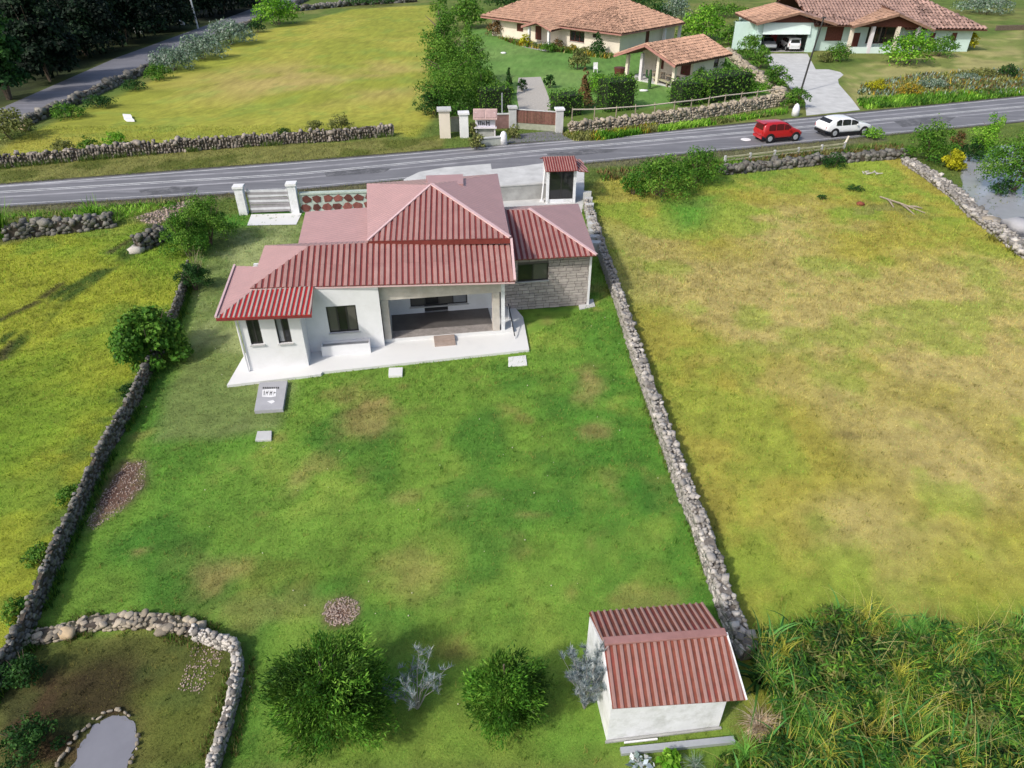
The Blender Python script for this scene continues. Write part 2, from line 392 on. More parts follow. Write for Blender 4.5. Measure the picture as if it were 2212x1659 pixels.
    a = mix(a, c3(srgb(146, 128, 66, .98)), sstep(.62, .76, fbm(x - 33, y + 71, 1.7, 4)) * .45)
    a = mix(a, c3(srgb(58, 114, 20, .92)), sstep(.60, .76, fbm(x + 200, y + 90, 3.4, 3)) * .7)
    for px, py, rw, rh, am, cc in ((790, 905, 70, 34, .8, TAN), (760, 850, 60, 22, .5, TAN), (690, 1000, 50, 26, .5, TAN), (640, 1040, 40, 30, .6, TAN), (930, 1235, 95, 75, .85, srgb(146, 134, 66, .95)),
                                   (480, 1240, 60, 40, .8, TAN), (1270, 845, 45, 32, .8, TAN), (1290, 925, 40, 26, .7, TAN), (1145, 1112, 32, 14, .8, TAN), (880, 1075, 40, 18, .5, TAN), (1040, 1070, 46, 20, .5, TAN),
                                   (600, 1320, 130, 40, .45, TAN), (1250, 800, 40, 16, .5, TAN), (560, 1250, 80, 30, .5, srgb(134, 132, 44)), (960, 1400, 110, 30, .45, srgb(134, 128, 50)), (300, 1190, 26, 14, .7, TAN), (1440, 1460, 60, 20, .0, TAN)):
        q = G(px, py); sx = rw * PXM(q); sy = abs(G(px, py - rh).y - q.y)
        r = np.hypot((x - q.x) / sx, (y - q.y) / sy) + (n_sm - .5) * 1.5 + (n_mid - .5) * 1.6
        a = mix(a, c3(cc), sstep(1.3, .0, r) * am * .72)
    a = mix(a, c3(srgb(110, 130, 34, .95)), sstep(13, 9.5, y) * sstep(.35, .6, n_mid) * .6)
    t = mix(t, a, w)
    s = mix(c3(srgb(106, 124, 58, 1.0)) + 0 * t, c3(srgb(132, 142, 86, 1.0)), sstep(.4, .62, n_mid))
    t = mix(t, s, area(SIDE, .45) * .95)
    # bare soil patches
    soil = srgb(116, 92, 72, .9)
    SOIL = ((GP((268, 1000), (318, 995), (312, 1050), (262, 1105), (200, 1145), (185, 1130), (225, 1060)), .25), (GP((705, 1300), (745, 1288), (775, 1298), (778, 1325), (755, 1350), (712, 1352), (695, 1330)), .2))
    for poly, f in SOIL:
        t = mix(t, mix(c3(soil) + 0 * t, c3(srgb(92, 70, 56, .9)), sstep(.4, .6, n_sm)), sstep(-f, f, sdist(x, y, poly) + (n_sm - .5) * .5))
    # pond corner: rough brown ground
    a = mix(c3(srgb(92, 100, 34, .9)) + 0 * t, c3(srgb(86, 72, 40, .9)), sstep(.42, .62, n_mid))
    a = mix(a, c3(srgb(48, 32, 22, .9)), sstep(1.6, .4, np.hypot((x - G(215, 1490).x) / 1.2, y - G(215, 1490).y)) * .75 + area(GP((0, 1480), (150, 1560), (120, 1659), (0, 1659)), .5) * .5)
    a = mix(a, c3(srgb(100, 112, 30, .9)), area(GP((290, 1500), (470, 1440), (450, 1659), (290, 1659)), .5) * .75)
    a = mix(a, c3(srgb(62, 84, 28, .9)), sstep(.5, .66, n_sm) * .5)
    t = mix(t, a, area(POND, .25))
    # track where the field gate meets the road
    a = GP((290, 470), (430, 425), (410, 455), (330, 490))
    t = mix(t, mix(c3(srgb(120, 112, 92, .9)) + 0 * t, c3(srgb(80, 76, 56, .9)), sstep(.4, .6, n_sm)), sstep(-.5, .5, sdist(x, y, a) + (n_sm - .5)))
    # worn strip by the roads
    for ln, wd in (([G(0, 452), G(640, 415), G(860, 398)], .9), ([G(1290, 356), G(1600, 330), G(1900, 300)], 1.2)):
        t = mix(t, c3(srgb(104, 100, 74, .9)), sstep(wd, wd * .3, ldist(x, y, ln) + (n_sm - .5) * .8) * .8)
    n_f = fbm(x * 1.0 + 5, y + 3, 0.33, 2)
    t = t * (0.98 + 0.24 * (n_sm - .5) + 0.55 * (n_f - .5) + .34 * (n_mid - .5))[..., None]
    lum = t @ np.array([.25, .65, .10]); t = lum[..., None] + (t - lum[..., None]) * .90
    return np.clip(t * 1.14 + np.array([.004, 0, .006]), 0.005, 0.7)

# ------------------------------------------------------------------ ground sheet
def build_ground():
    xs = np.concatenate([[-3000, -1200, -500, -260, -160, -110], np.arange(-80, -36, 1.0), np.arange(-36, 40, .24), np.arange(40, 96, 1.0), [110, 150, 260, 500, 1200, 3000]])
    ys = np.concatenate([[-3000, -800, -200, -60, -10], np.arange(0, 6, 1.0), np.arange(6, 50, .22), np.arange(50, 72, .5), np.arange(72, 180, 1.2), [190, 220, 300, 500, 1200, 3000]])
    X, Y = np.meshgrid(xs, ys)
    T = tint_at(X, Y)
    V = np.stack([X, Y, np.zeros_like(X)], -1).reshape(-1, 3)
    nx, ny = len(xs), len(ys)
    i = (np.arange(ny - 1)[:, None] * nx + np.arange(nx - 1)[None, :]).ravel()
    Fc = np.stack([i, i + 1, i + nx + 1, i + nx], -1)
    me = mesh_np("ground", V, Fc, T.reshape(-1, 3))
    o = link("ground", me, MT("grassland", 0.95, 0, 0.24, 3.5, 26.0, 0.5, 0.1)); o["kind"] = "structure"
build_ground()

# ------------------------------------------------------------------ roads and paved areas
def asphalt(name, col, streak_dir, worn):
    m, nt, N, L, P = _base(name)
    geo = N.new("ShaderNodeNewGeometry"); mp = N.new("ShaderNodeMapping"); mp.vector_type = 'POINT'
    mp.inputs["Rotation"].default_value = (0, 0, -streak_dir); mp.inputs["Scale"].default_value = (0.05, 0.9, 1)
    L.new(geo.outputs["Position"], mp.inputs["Vector"])
    n1 = noise(N, L, mp.outputs["Vector"], 1.6, 7, 0.65); n2 = noise(N, L, geo.outputs["Position"], 30, 4, 0.7); n3 = noise(N, L, geo.outputs["Position"], .35, 5, 0.6)
    c = mixc(N, L, ramp(N, L, n1.outputs["Fac"], .35, .68), tuple(c * .72 for c in col), worn)
    c = mixc(N, L, ramp(N, L, n3.outputs["Fac"], .4, .7), c, tuple(x * .9 for x in col))
    c = mixc(N, L, ramp(N, L, n2.outputs["Fac"], .2, .9), tuple(x * .8 for x in col), c)
    L.new(c, P.inputs["Base Color"]); P.inputs["Roughness"].default_value = .8
    b = N.new("ShaderNodeBump"); b.inputs["Strength"].default_value = .25; b.inputs["Distance"].default_value = .02
    L.new(n2.outputs["Fac"], b.inputs["Height"]); L.new(b.outputs["Normal"], P.inputs["Normal"])
    return m
m_asphalt = asphalt("worn_asphalt", (.165, .165, .18), math.radians(17), (.36, .355, .375))
m_track = asphalt("old_track_surface", (.17, .17, .195), math.radians(84), (.31, .31, .345))
RU = [Vector((-140, 20.2, 0))] + GP((0, 399), (737, 342), (1100, 312), (1400, 288), (2212, 208)) + [Vector((150, 108, 0))]
RL = [Vector((-140, 15.6, 0))] + GP((0, 447), (640, 410), (1290, 350), (1600, 322), (2212, 262)) + [Vector((150, 97.5, 0))]
sheet("road", RU + RL[::-1], m_asphalt, 0.012)
R2a = [Vector((-49.5, 30, 0))] + [Vector(p) for p in ((-49.6, 70, 0), (-51.4, 98, 0), (-50.5, 137, 0), (-49, 240, 0))]
R2b = [Vector((-44.5, 30, 0))] + [Vector(p) for p in ((-45.2, 68, 0), (-45.0, 93, 0), (-44.3, 131, 0), (-42, 240, 0))]
sheet("side_road", R2a + R2b[::-1], m_track, 0.010)
sheet("track_spur", GP((185, 165), (330, 128), (290, 165), (200, 200)), m_track, 0.006)
# painted lines
m_line = M("worn_road_paint", (.60, .60, .60), .7, .12, 6, 0, stain=(.27, .27, .28), stain_amt=1.0, sscale=1.1)
def strip(name, line, w, z, mat):
    b = MB(); Ls = []; Rs = []
    for i, p in enumerate(line):
        d = (line[min(i + 1, len(line) - 1)] - line[max(i - 1, 0)]).normalized(); n = Vector((-d.y, d.x, 0))
        Ls.append(p + n * w / 2 + Vector((0, 0, z))); Rs.append(p - n * w / 2 + Vector((0, 0, z)))
    for i in range(len(line) - 1): b.poly([Rs[i], Rs[i + 1], Ls[i + 1], Ls[i]])
    o = b.build(name, mat); o["kind"] = "structure"; return o
CL = [Vector((-140, 17.9, 0))] + GP((0, 414), (640, 375), (1106, 330), (1600, 286), (2212, 229)) + [Vector((150, 103.5, 0))]
strip("road_centre_line", CL, .13, .017, m_line)
off = lambda ln, d: [p + Vector((.29 * d, -.957 * d, 0)) for p in ln]
strip("road_centre_line", off(CL, .32), .10, .017, m_line)
strip("road_edge_line", off(RU, .45), .12, .017, m_line)
strip("road_edge_line", off(RL, -.45), .07, .017, m_line)
for side, ln, nm in ((1, RU, "road_edge_shade"), (-1, RL, "road_edge_shade")):
    strip(nm, off(ln, -.12 * side), .34, .016, M("painted_kerb_shade", (.07, .065, .05), .95, .5, 1.5, .3))  # kerb shadow painted as dark strips along both road edges
for k, (dd, w) in enumerate(((1.25, .32), (-1.15, .36))):
    strip("tyre_wear", off(CL, dd), w, .0145, M("tyre_polish", (.30, .295, .31), .7, .25, .6, .1, stain=(.20, .195, .205), stain_amt=.9, sscale=.35))
m_patch = M("tar_patch", (.10, .10, .108), .85, .3, 3, .25, 30, stain=(.24, .24, .25), stain_amt=.9, sscale=1.1)
for px_ in (((300, 412), (372, 403), (430, 404), (418, 414), (310, 423)), ((700, 372), (770, 364), (845, 364), (830, 373), (705, 382)), ((1180, 332), (1260, 323), (1335, 322), (1325, 329), (1190, 341)), ((1930, 262), (2000, 254), (2066, 252), (2050, 263), (1950, 275))):
    sheet("road_patch", GP(*px_), m_patch, .0150)
sheet("driveway", GP((872, 388), (905, 372), (960, 362), (1060, 354), (1062, 366), (1120, 360), (1180, 352), (1230, 352), (1262, 362), (1262, 430), (1255, 470), (660, 470), (660, 440), (870, 420)), m_conc_l, 0.020)
sheet("garage_driveway", GP((1648, 116), (1744, 116), (1762, 150), (1790, 150), (1815, 156), (1822, 162), (1810, 172), (1812, 182), (1824, 196), (1840, 214), (1858, 238), (1742, 250), (1738, 216), (1706, 190), (1668, 150)), m_conc_l, 0.016)
sheet("garden_path", GP((1120, 168), (1168, 166), (1178, 190), (1196, 240), (1122, 243), (1116, 205)), M("pale_gravel", (.42, .39, .35), .95, .2, 5, .4, 12), 0.008)
sheet("gate_apron", GP((1085, 310), (1118, 290), (1200, 282), (1235, 292), (1260, 300)), m_asphalt, 0.017)
sheet("gate_pad", GP((543, 464, 0), (652, 461, 0), (640, 486, 0), (534, 488, 0)), m_slab, 0.03)

# ------------------------------------------------------------------ rocks and dry-stone walls
def ico(sub):
    import bmesh
    bm = bmesh.new(); bmesh.ops.create_icosphere(bm, subdivisions=sub, radius=.5)
    V = np.array([v.co[:] for v in bm.verts]); Fc = np.array([[v.index for v in f.verts] for f in bm.faces]); bm.free()
    return V, Fc
ICO1, ICO2 = ico(1), ico(2)
def rock_variant(base, seed, boxy=.55, jit=.10):
    r = np.random.default_rng(seed); V, Fc = base
    m = np.abs(V).max(1, keepdims=True); W = V * (1 - boxy) + (V / m * .42) * boxy
    for k in range(3):
        n = r.normal(size=3); n /= np.linalg.norm(n); d = .30 + .12 * r.random()
        s = W @ n; W = W - np.clip(s - d, 0, None)[:, None] * n * .9
    W = W + r.normal(size=W.shape) * jit * .5
    return W, Fc
def chip(seed):
    r = np.random.default_rng(seed)
    V = np.array([[x, y, z] for z in (-.5, .5) for y in (-.5, .5) for x in (-.5, .5)], float) * .92
    V[4:, :2] *= r.uniform(.62, .98); V += r.normal(size=V.shape) * .085
    Fq = [(0, 2, 3, 1), (4, 5, 7, 6), (0, 1, 5, 4), (1, 3, 7, 5), (3, 2, 6, 7), (2, 0, 4, 6)]
    return V, np.array([t for a, b, c, d in Fq for t in ((a, b, c), (a, c, d))])
VAR1 = [chip(300 + i) if i % 4 else rock_variant(ICO1, 100 + i, .8, .16) for i in range(10)]
VAR2 = [rock_variant(ICO2, 200 + i, .55 + .3 * (i % 2), .075) for i in range(8)]
ROCKME = {}
def rock_mesh(kind, i, mat):
    k = (kind, i, mat.name)
    if k not in ROCKME:
        V, Fc = (VAR1 if kind == 1 else VAR2)[i]
        me = mesh_np("stone", V, Fc); me.materials.append(mat); ROCKME[k] = me
    return ROCKME[k]
def place_stones(parent, stones, mat, nparts, kind=1, name="stone", tag=None):
    """stones: list of (pos, (sx, sy, sz), rotz, tilt); the nparts nearest are single objects, the rest one joined part"""
    og = ORI[parent.name]; rr = random.Random(3)
    def key(s):
        return -(s[1][0] + s[1][1]) / max(3.0, (Vector(s[0]) - Vector((0, 0, HC))).length)
    st = sorted(stones, key=key); VV = []; FF = []; base = 0
    for i, (p, sc, rz, tl) in enumerate(st):
        vi = rr.randrange(len(VAR1 if kind == 1 else VAR2))
        if i < nparts:
            o = D.objects.new(name, rock_mesh(kind, vi, mat)); COL.objects.link(o); o.parent = parent
            o.location = Vector(p) - og; o.scale = sc; o.rotation_euler = (tl, tl * .6, rz)
        else:
            V, Fc = (VAR1 if kind == 1 else VAR2)[vi]
            R = np.array(Matrix.Rotation(rz, 3, 'Z') @ Matrix.Rotation(tl, 3, 'X'))
            VV.append((V * np.array(sc)) @ R.T + np.array(Vector(p) - og)); FF.append(Fc + base); base += len(V)
    if VV:
        me = mesh_np(name + "_fill", np.concatenate(VV), np.concatenate(FF))
        o = link(name + "_fill", me, mat, parent); o["kind"] = "stuff"
def resample(line, step):
    out = []; rest = 0.0
    for a, b in zip(line[:-1], line[1:]):
        d = b - a; Ln = d.length; d.normalize(); t = rest
        while t < Ln:
            out.append((a + d * t, d)); t += step
        rest = t - Ln
    return out
def stone_wall(label, line, width, height, size, mat, core, nparts, seed=1, flat=.7, upright=False, loose=0.0, cat="stone wall", name="stone_wall", group=None, hvar=.15, kind=1, bare=0):
    rr = random.Random(seed)
    t = thing(name, label, cat, line[0], group)
    b = MB(); pts = resample(line, max(size * 1.5, .4)) + [(line[-1], (line[-1] - line[-2]).normalized())]
    prof = []
    for p, d in pts:
        n = Vector((-d.y, d.x, 0)); h = height * (1 - hvar + 2 * hvar * rr.random()) * .9; w = width * .40
        prof.append([p - n * w * 1.12, p - n * w * .9 + Vector((0, 0, h)), p + n * w * .9 + Vector((0, 0, h)), p + n * w * 1.12])
    for A, B in zip(prof[:-1], prof[1:]):
        for k in range(3): b.poly([A[k], B[k], B[k + 1], A[k + 1]])
    b.poly(prof[0][::-1]); b.poly(prof[-1])
    b.build("wall_core", core, t)
    st = []
    for p, d in resample(line, size * .92):
        n = Vector((-d.y, d.x, 0)); ang = math.atan2(d.y, d.x); hh = height * (1 - hvar + 2 * hvar * rr.random())
        na = max(1, round(width / size))
        for k in range(na):                       # coping
            o = (k + .5) / na - .5 + rr.uniform(-.1, .1)
            s = size * rr.choice((.6, .8, 1.0, 1.0, 1.2, 1.6)) * rr.uniform(.85, 1.15)
            st.append((p + n * width * o * .95 + d * rr.uniform(-.3, .3) * size + Vector((0, 0, hh - size * .2 + rr.uniform(-.1, .12) * size)), (s * 1.1, s * .95, s * flat), ang + rr.uniform(-1.5, 1.5), rr.uniform(-.5, .5)))
        nc = max(1, round(height / (size * (flat if not upright else 1.2)) - .4))
        for side in (-1, 1):
            for k in range(nc):
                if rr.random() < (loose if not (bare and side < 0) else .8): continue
                s = size * rr.uniform(.75, 1.3); z = hh * (k + .45) / (nc + .3)
                sc = (s * 1.15, s * .7, s * flat) if not upright else (s * rr.uniform(.45, .9), s * .5, s * rr.uniform(1.0, 1.6))
                st.append((p + n * side * width * (.5 - .10 * k / nc) * .92 + d * rr.uniform(-.3, .3) * size + Vector((0, 0, z)), sc, ang + rr.uniform(-.25, .25), rr.uniform(-.2, .2) if not upright else rr.choice((rr.uniform(-.4, .4), rr.uniform(-1.5, 1.5)))))
    place_stones(t, st, mat, nparts, kind)
    return t

W1 = GP((1262, 452), (1300, 575), (1332, 665), (1368, 785), (1408, 900), (1452, 1030), (1498, 1150), (1542, 1290), (1580, 1390)) + [Vector((5.9, 10.7, 0))]
W1b = [p + Vector((.18, 0, 0)) for p in W1]
stone_wall("long pale dry-stone wall between the green lawn and the tan field on the right", W1b, .42, .56, .145, m_stone, m_core_l, 290, 5)
W2 = GP((412, 590), (395, 650), (365, 730), (330, 800), (288, 890), (238, 975), (190, 1080), (140, 1185), (90, 1310), (52, 1392), (0, 1490)) + [Vector((-13.1, 8.6, 0))]
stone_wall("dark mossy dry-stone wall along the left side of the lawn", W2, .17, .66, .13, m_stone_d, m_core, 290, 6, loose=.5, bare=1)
stone_wall("grey stone wall of upright stones between the far left field and the road verge", GP((-60, 371), (0, 362), (230, 340), (440, 323), (600, 311), (730, 304), (850, 292)), .45, .85, .24, M("brown_field_stone", (.27, .235, .20), .95, .35, 5, .5, 22, rnd=.5, stain=(.09, .08, .06), stain_amt=.8, sscale=3.0), m_core, 250, 7, upright=True, hvar=.22)
stone_wall("tumbled dark rubble wall by the near road edge at the left of the picture", GP((20, 515), (90, 505), (170, 498), (245, 487)), .8, .75, .30, m_stone_d, m_core, 120, 8, loose=.2)
stone_wall("short dark remnant of rubble wall standing in the left field beside the hedge", GP((302, 540), (330, 530), (358, 512)), .7, .8, .30, m_stone_d, m_core, 50, 9)
stone_wall("curved wall of big warm boulders around the pond corner, its far side", GP((62, 1385), (120, 1372), (200, 1350), (280, 1345), (350, 1345), (420, 1362)), .46, .18, .15, m_stone_w, m_core, 140, 10, kind=2, flat=.6, loose=.3)
stone_wall("narrow pale stone wall curving down the right side of the pond corner", GP((425, 1375), (465, 1390), (508, 1402), (518, 1440), (508, 1510), (492, 1570), (470, 1640), (455, 1690)), .20, .36, .12, m_stone, m_core_l, 160, 11)
stone_wall("rubble wall in front of the small tiled house, along the far road edge", GP((1232, 290), (1330, 280), (1450, 264), (1560, 248), (1690, 226)), .6, .95, .30, m_stone_w, m_core, 150, 12)
stone_wall("low pale rubble edging between the right field and the grey pond", GP((1960, 352), (2010, 385), (2065, 425), (2110, 470), (2150, 500), (2212, 548), (2290, 600)), 1.0, .34, .22, m_stone, m_core_l, 170, 13, loose=.2)
stone_wall("low overgrown rubble bank along the near road edge above the right field", GP((1560, 375), (1680, 362), (1800, 350), (1955, 338)), .9, .5, .34, m_stone_d, m_core, 110, 14, loose=.3)
stone_wall("sloping brown rubble wall beside the shrubs of the garage driveway", GP((1572, 118), (1610, 150), (1660, 190), (1700, 222)), 1.0, .6, .5, m_stone_w, m_core, 60, 15, loose=.2)
stone_wall("mossy old wall along the side road under the dark trees' edge", [Vector((-43.4, y, 0)) for y in (64, 80, 96, 112, 130, 150, 170)], .7, .7, .5, m_stone_d, m_core, 60, 16, loose=.4)

# ------------------------------------------------------------------ ponds
def rough_outline(pts, amp, seed):
    r = np.random.default_rng(seed); n = len(pts); out = []
    for i in range(n):
        p0, p1, p2, p3 = pts[i - 1], pts[i], pts[(i + 1) % n], pts[(i + 2) % n]
        for k in range(6):
            t = k / 6; q = .5 * ((2 * p1) + (p2 - p0) * t + (2 * p0 - 5 * p1 + 4 * p2 - p3) * t * t + (3 * p1 - p0 - 3 * p2 + p3) * t ** 3)
            out.append(q + Vector((r.normal(), r.normal(), 0)) * amp)
    return out
def water(name, pts, z, col):
    pts = rough_outline(pts, .035 if len(pts) > 8 and z < .02 and pts[0][1] < 12 else .15, 4)
    m, nt, N, L, P = _base(name + "_surface")
    geo = N.new("ShaderNodeNewGeometry"); n1 = noise(N, L, geo.outputs["Position"], 1.2, 6, .6)
    c = mixc(N, L, n1.outputs["Fac"], tuple(x * .8 for x in col), tuple(x * 1.15 for x in col))
    L.new(c, P.inputs["Base Color"]); P.inputs["Roughness"].default_value = .16
    nb = noise(N, L, geo.outputs["Position"], 5, 3, .5)
    b = N.new("ShaderNodeBump"); b.inputs["Strength"].default_value = .12; b.inputs["Distance"].default_value = .03
    L.new(nb.outputs["Fac"], b.inputs["Height"]); L.new(b.outputs["Normal"], P.inputs["Normal"])
    return sheet(name, pts, m, z)
water("garden_pond", GP((150, 1700), (165, 1640), (185, 1590), (215, 1562), (250, 1545), (285, 1560), (300, 1600), (280, 1645), (262, 1700)), .015, (.21, .21, .235))
water("pond", GP((2075, 335), (2110, 330), (2260, 300), (2330, 360), (2330, 580), (2230, 545), (2170, 495), (2110, 450), (2080, 410)), .015, (.33, .34, .37))

# ------------------------------------------------------------------ roofs
def clip_half(poly, a, b, c):      # keep a*t + b*w <= c
    out = []
    for i in range(len(poly)):
        p, q = poly[i], poly[(i + 1) % len(poly)]
        dp, dq = a * p[0] + b * p[1] - c, a * q[0] + b * q[1] - c
        if dp <= 0: out.append(p)
        if (dp < 0 < dq) or (dq < 0 < dp):
            s = dp / (dp - dq); out.append((p[0] + (q[0] - p[0]) * s, p[1] + (q[1] - p[1]) * s))
    return out
def area2(p): return abs(sum(p[i][0] * p[(i + 1) % len(p)][1] - p[(i + 1) % len(p)][0] * p[i][1] for i in range(len(p)))) / 2
class Plane:
    def __init__(s, pts):
        s.pts = [Vector(p) for p in pts]; A, B = s.pts[0], s.pts[1]
        s.e = (B - A).normalized(); far = max(s.pts[2:], key=lambda p: ((p - A) - s.e * (p - A).dot(s.e)).length)
        q = (far - A) - s.e * (far - A).dot(s.e); s.s = q.normalized(); s.n = s.e.cross(s.s)
        if s.n.z < 0: s.n = -s.n
        s.A = A; s.poly = [((p - A).dot(s.e), (p - A).dot(s.s)) for p in s.pts]
    def at(s, t, w, h=0.0): return s.A + s.e * t + s.s * w + s.n * h
def sheet_roof(parent, pts, name="roof", laps=0, period=.245, gap=.30, h=.04, base_mat=None, rib_mat=None, piece="roof_rib", thick=.035, label=None):
    P = Plane(pts); b = MB()
    b.prism([P.at(t, w) for t, w in P.poly], P.n * -thick)
    o = b.build(name, base_mat or m_roofred, parent)
    if label: o["label"] = label
    t0 = min(p[0] for p in P.poly); t1 = max(p[0] for p in P.poly); n = max(1, round((t1 - t0) / period)); per = (t1 - t0) / n
    for k in range(n):
        a, c = t0 + per * (k + gap / 2), t0 + per * (k + 1 - gap / 2)
        q = clip_half(clip_half(P.poly, -1, 0, -a), 1, 0, c)
        if len(q) < 3 or area2(q) < .01: continue
        full = q; wmax = max(pp[1] for pp in P.poly); wmin = min(pp[1] for pp in P.poly)
        for lap in range(laps + 1):
          wa = wmin + (wmax - wmin) * lap / (laps + 1) - (.03 if lap else 0) + .02 * math.sin(k * 1.7); wb = wmin + (wmax - wmin) * (lap + 1) / (laps + 1) + .02 * math.sin(k * 1.7)
          q = full if not laps else clip_half(clip_half(full, 0, -1, -(wa if lap else -1e6)), 0, 1, wb if lap < laps else 1e6)
          if len(q) < 3 or area2(q) < .006: continue
          rib_piece(P, q, a, c, h + .007 * lap, rib_mat or m_roofpink, o, piece)
    return o
def rib_piece(P, q, a, c, h, mat, o, piece):
        r = MB(); m = len(q)
        # tapered crown: top outline pulled in sideways
        top = []
        for (t, w) in q:
            tt = min(max(t, a + .022), c - .022) if c - a > .06 else t
            top.append((tt, w))
        r.v = [tuple(P.at(t, w, -.004)) for t, w in q] + [tuple(P.at(t, w, h)) for t, w in top]
        r.f = [tuple(range(m, 2 * m))] + [(j, (j + 1) % m, m + (j + 1) % m, m + j) for j in range(m)]
        r.build(piece, mat, o)
def tile_variant():
    V = []; Fc = []
    for j, (y0, r) in enumerate(((0, .5), (1, .42))):
        for k in range(5):
            a = math.pi * k / 4; V.append((-math.cos(a) * r, y0, math.sin(a) * .42 * r / .5 + (.10 if j == 0 else 0)))
    for k in range(4): Fc.append((k, k + 1, 6 + k, 5 + k))
    return np.array(V), np.array(Fc)
TILE = tile_variant(); TILEME = {}
def tile_roof(parent, pts, tw, tl, mat, nparts=0, name="roof", thick=.16, label=None):
    P = Plane(pts); b = MB(); b.prism([P.at(t, w) for t, w in P.poly], P.n * -thick)
    o = b.build(name, m_terr_bed, parent)
    if label: o["label"] = label
    t0, t1 = min(p[0] for p in P.poly), max(p[0] for p in P.poly); w1 = max(p[1] for p in P.poly); w0 = min(p[1] for p in P.poly)
    og = ORI[parent.name]; cells = []
    nt = max(1, round((t1 - t0) / tw)); nw = max(1, round((w1 - w0) / tl))
    T, W = np.meshgrid(t0 + (np.arange(nt) + .5) * (t1 - t0) / nt, w0 + (np.arange(nw) + .5) * (w1 - w0) / nw)
    ins = sdist(T, W, P.poly) > -.05
    rr = np.random.default_rng(len(D.objects)); VV = []; FF = []; TT = []; base = 0
    e, s, n = np.array(P.e), np.array(P.s), np.array(P.n); A = np.array(P.A - og)
    if np.dot(np.cross(e, s), n) < 0: e2 = -e
    else: e2 = e
    cells = sorted(zip(T[ins], W[ins]), key=lambda c: (P.at(*c) - Vector((0, 0, HC))).length)
    key = (mat.name, round(tw, 2), round(tl, 2))
    for i, (t, w) in enumerate(cells):
        c = A + e * t + s * (w - tl * .55) + n * .01
        loc = TILE[0] * np.array([tw * .98, tl * 1.12, tw * .9])
        ang = rr.normal() * .06; sx = 1 + rr.normal() * .06
        if i < nparts:
            if key not in TILEME:
                me = mesh_np("tile", loc, TILE[1], smooth=False); me.materials.append(mat); TILEME[key] = me
            q = D.objects.new("tile", TILEME[key]); COL.objects.link(q); q.parent = o
            M3 = Matrix((Vector(e2), Vector(s), Vector(n))).transposed()
            q.matrix_local = Matrix.Translation(Vector(c + n * abs(rr.normal()) * .02)) @ M3.to_4x4() @ Matrix.Rotation(ang * 1.6, 4, 'Z')
        else:
            x = loc[:, 0] * sx * math.cos(ang) - loc[:, 1] * math.sin(ang) * .5; y = loc[:, 1] + loc[:, 0] * math.sin(ang); z = loc[:, 2] + abs(rr.normal()) * .02
            VV.append(c + x[:, None] * e2 + y[:, None] * s + z[:, None] * n); FF.append(TILE[1] + base); base += 10
    if VV:
        me = mesh_np("tile_courses", np.concatenate(VV), np.concatenate(FF))
        q = link("tile_courses", me, mat, o); q["kind"] = "stuff"
    return o
def ridge_bar(parent, a, b, w=.16, h=.07, mat=None, name="ridge_cap"):
    m = MB(); up = Vector((0, 0, 1)); a = Vector(a); b = Vector(b)
    m.bar(a + up * .05, b + up * .05, w, h); return m.build(name, mat or m_cap, parent)

# ------------------------------------------------------------------ walls with openings
def wall(parent, a, b, z0, z1, th, ops, mat, name="wall", label=None):
    """wall from a to b (its outer face), openings (s0, s1, h0, h1) along it; thickness goes to the left of a->b"""
    a = Vector((a[0], a[1], 0)); b = Vector((b[0], b[1], 0)); d = (b - a); Ln = d.length; d.normalize(); n = Vector((-d.y, d.x, 0))
    ss = sorted({0, Ln, *[o[0] for o in ops], *[o[1] for o in ops]}); m = MB()
    for s0, s1 in zip(ss[:-1], ss[1:]):
        hs = sorted([(o[2], o[3]) for o in ops if o[0] <= s0 + 1e-6 and o[1] >= s1 - 1e-6]); z = z0
        for h0, h1 in hs + [(z1, z1)]:
            if h0 - z > .01:
                q = [a + d * s0, a + d * s1, a + d * s1 + n * th, a + d * s0 + n * th]
                m.prism([p + Vector((0, 0, z)) for p in q], (0, 0, h0 - z))
            z = max(z, h1)
    o = m.build(name, mat, parent)
    if label: o["label"] = label
    return o
def window(parent, a, b, s0, s1, h0, h1, inset=.06, panes=2, frame=None, glass=None, name="window", fw=.05, label=None):
    a = Vector((a[0], a[1], 0)); b = Vector((b[0], b[1], 0)); d = (b - a).normalized(); n = Vector((-d.y, d.x, 0))
    at = lambda s, z, k: a + d * s + n * k + Vector((0, 0, z))
    m = MB(); k = inset + .03
    m.bar(at(s0, h0 + fw / 2, k), at(s1, h0 + fw / 2, k), .06, fw); m.bar(at(s0, h1 - fw / 2, k), at(s1, h1 - fw / 2, k), .06, fw)
    for i in range(panes + 1):
        s = s0 + fw / 2 + (s1 - s0 - fw) * i / panes
        m.bar(at(s, h0 + fw, k), at(s, h1 - fw, k), fw, .06, up=d)
    f = m.build(name, frame or m_frame, parent)
    if label: f["label"] = label
    if h0 > .5 and name == "window":
        sm_ = MB(); sm_.bar(at(s0 - .05, h0 - .025, -.03), at(s1 + .05, h0 - .025, -.03), .09, .045); sm_.build("sill", m_conc_l, f)
    gl = glass if isinstance(glass, (list, tuple)) else [glass or m_glass] * panes
    for i in range(panes):
        p0 = s0 + fw / 2 + (s1 - s0 - fw) * i / panes + fw / 2 + .002; p1 = s0 + fw / 2 + (s1 - s0 - fw) * (i + 1) / panes - fw / 2 - .002
        g = MB(); q = [at(p0, h0 + fw, k - .008), at(p1, h0 + fw, k - .008), at(p1, h0 + fw, k + .008), at(p0, h0 + fw, k + .008)]
        g.prism(q, (0, 0, h1 - h0 - 2 * fw)); g.build("pane", gl[i % len(gl)], f)
    return f

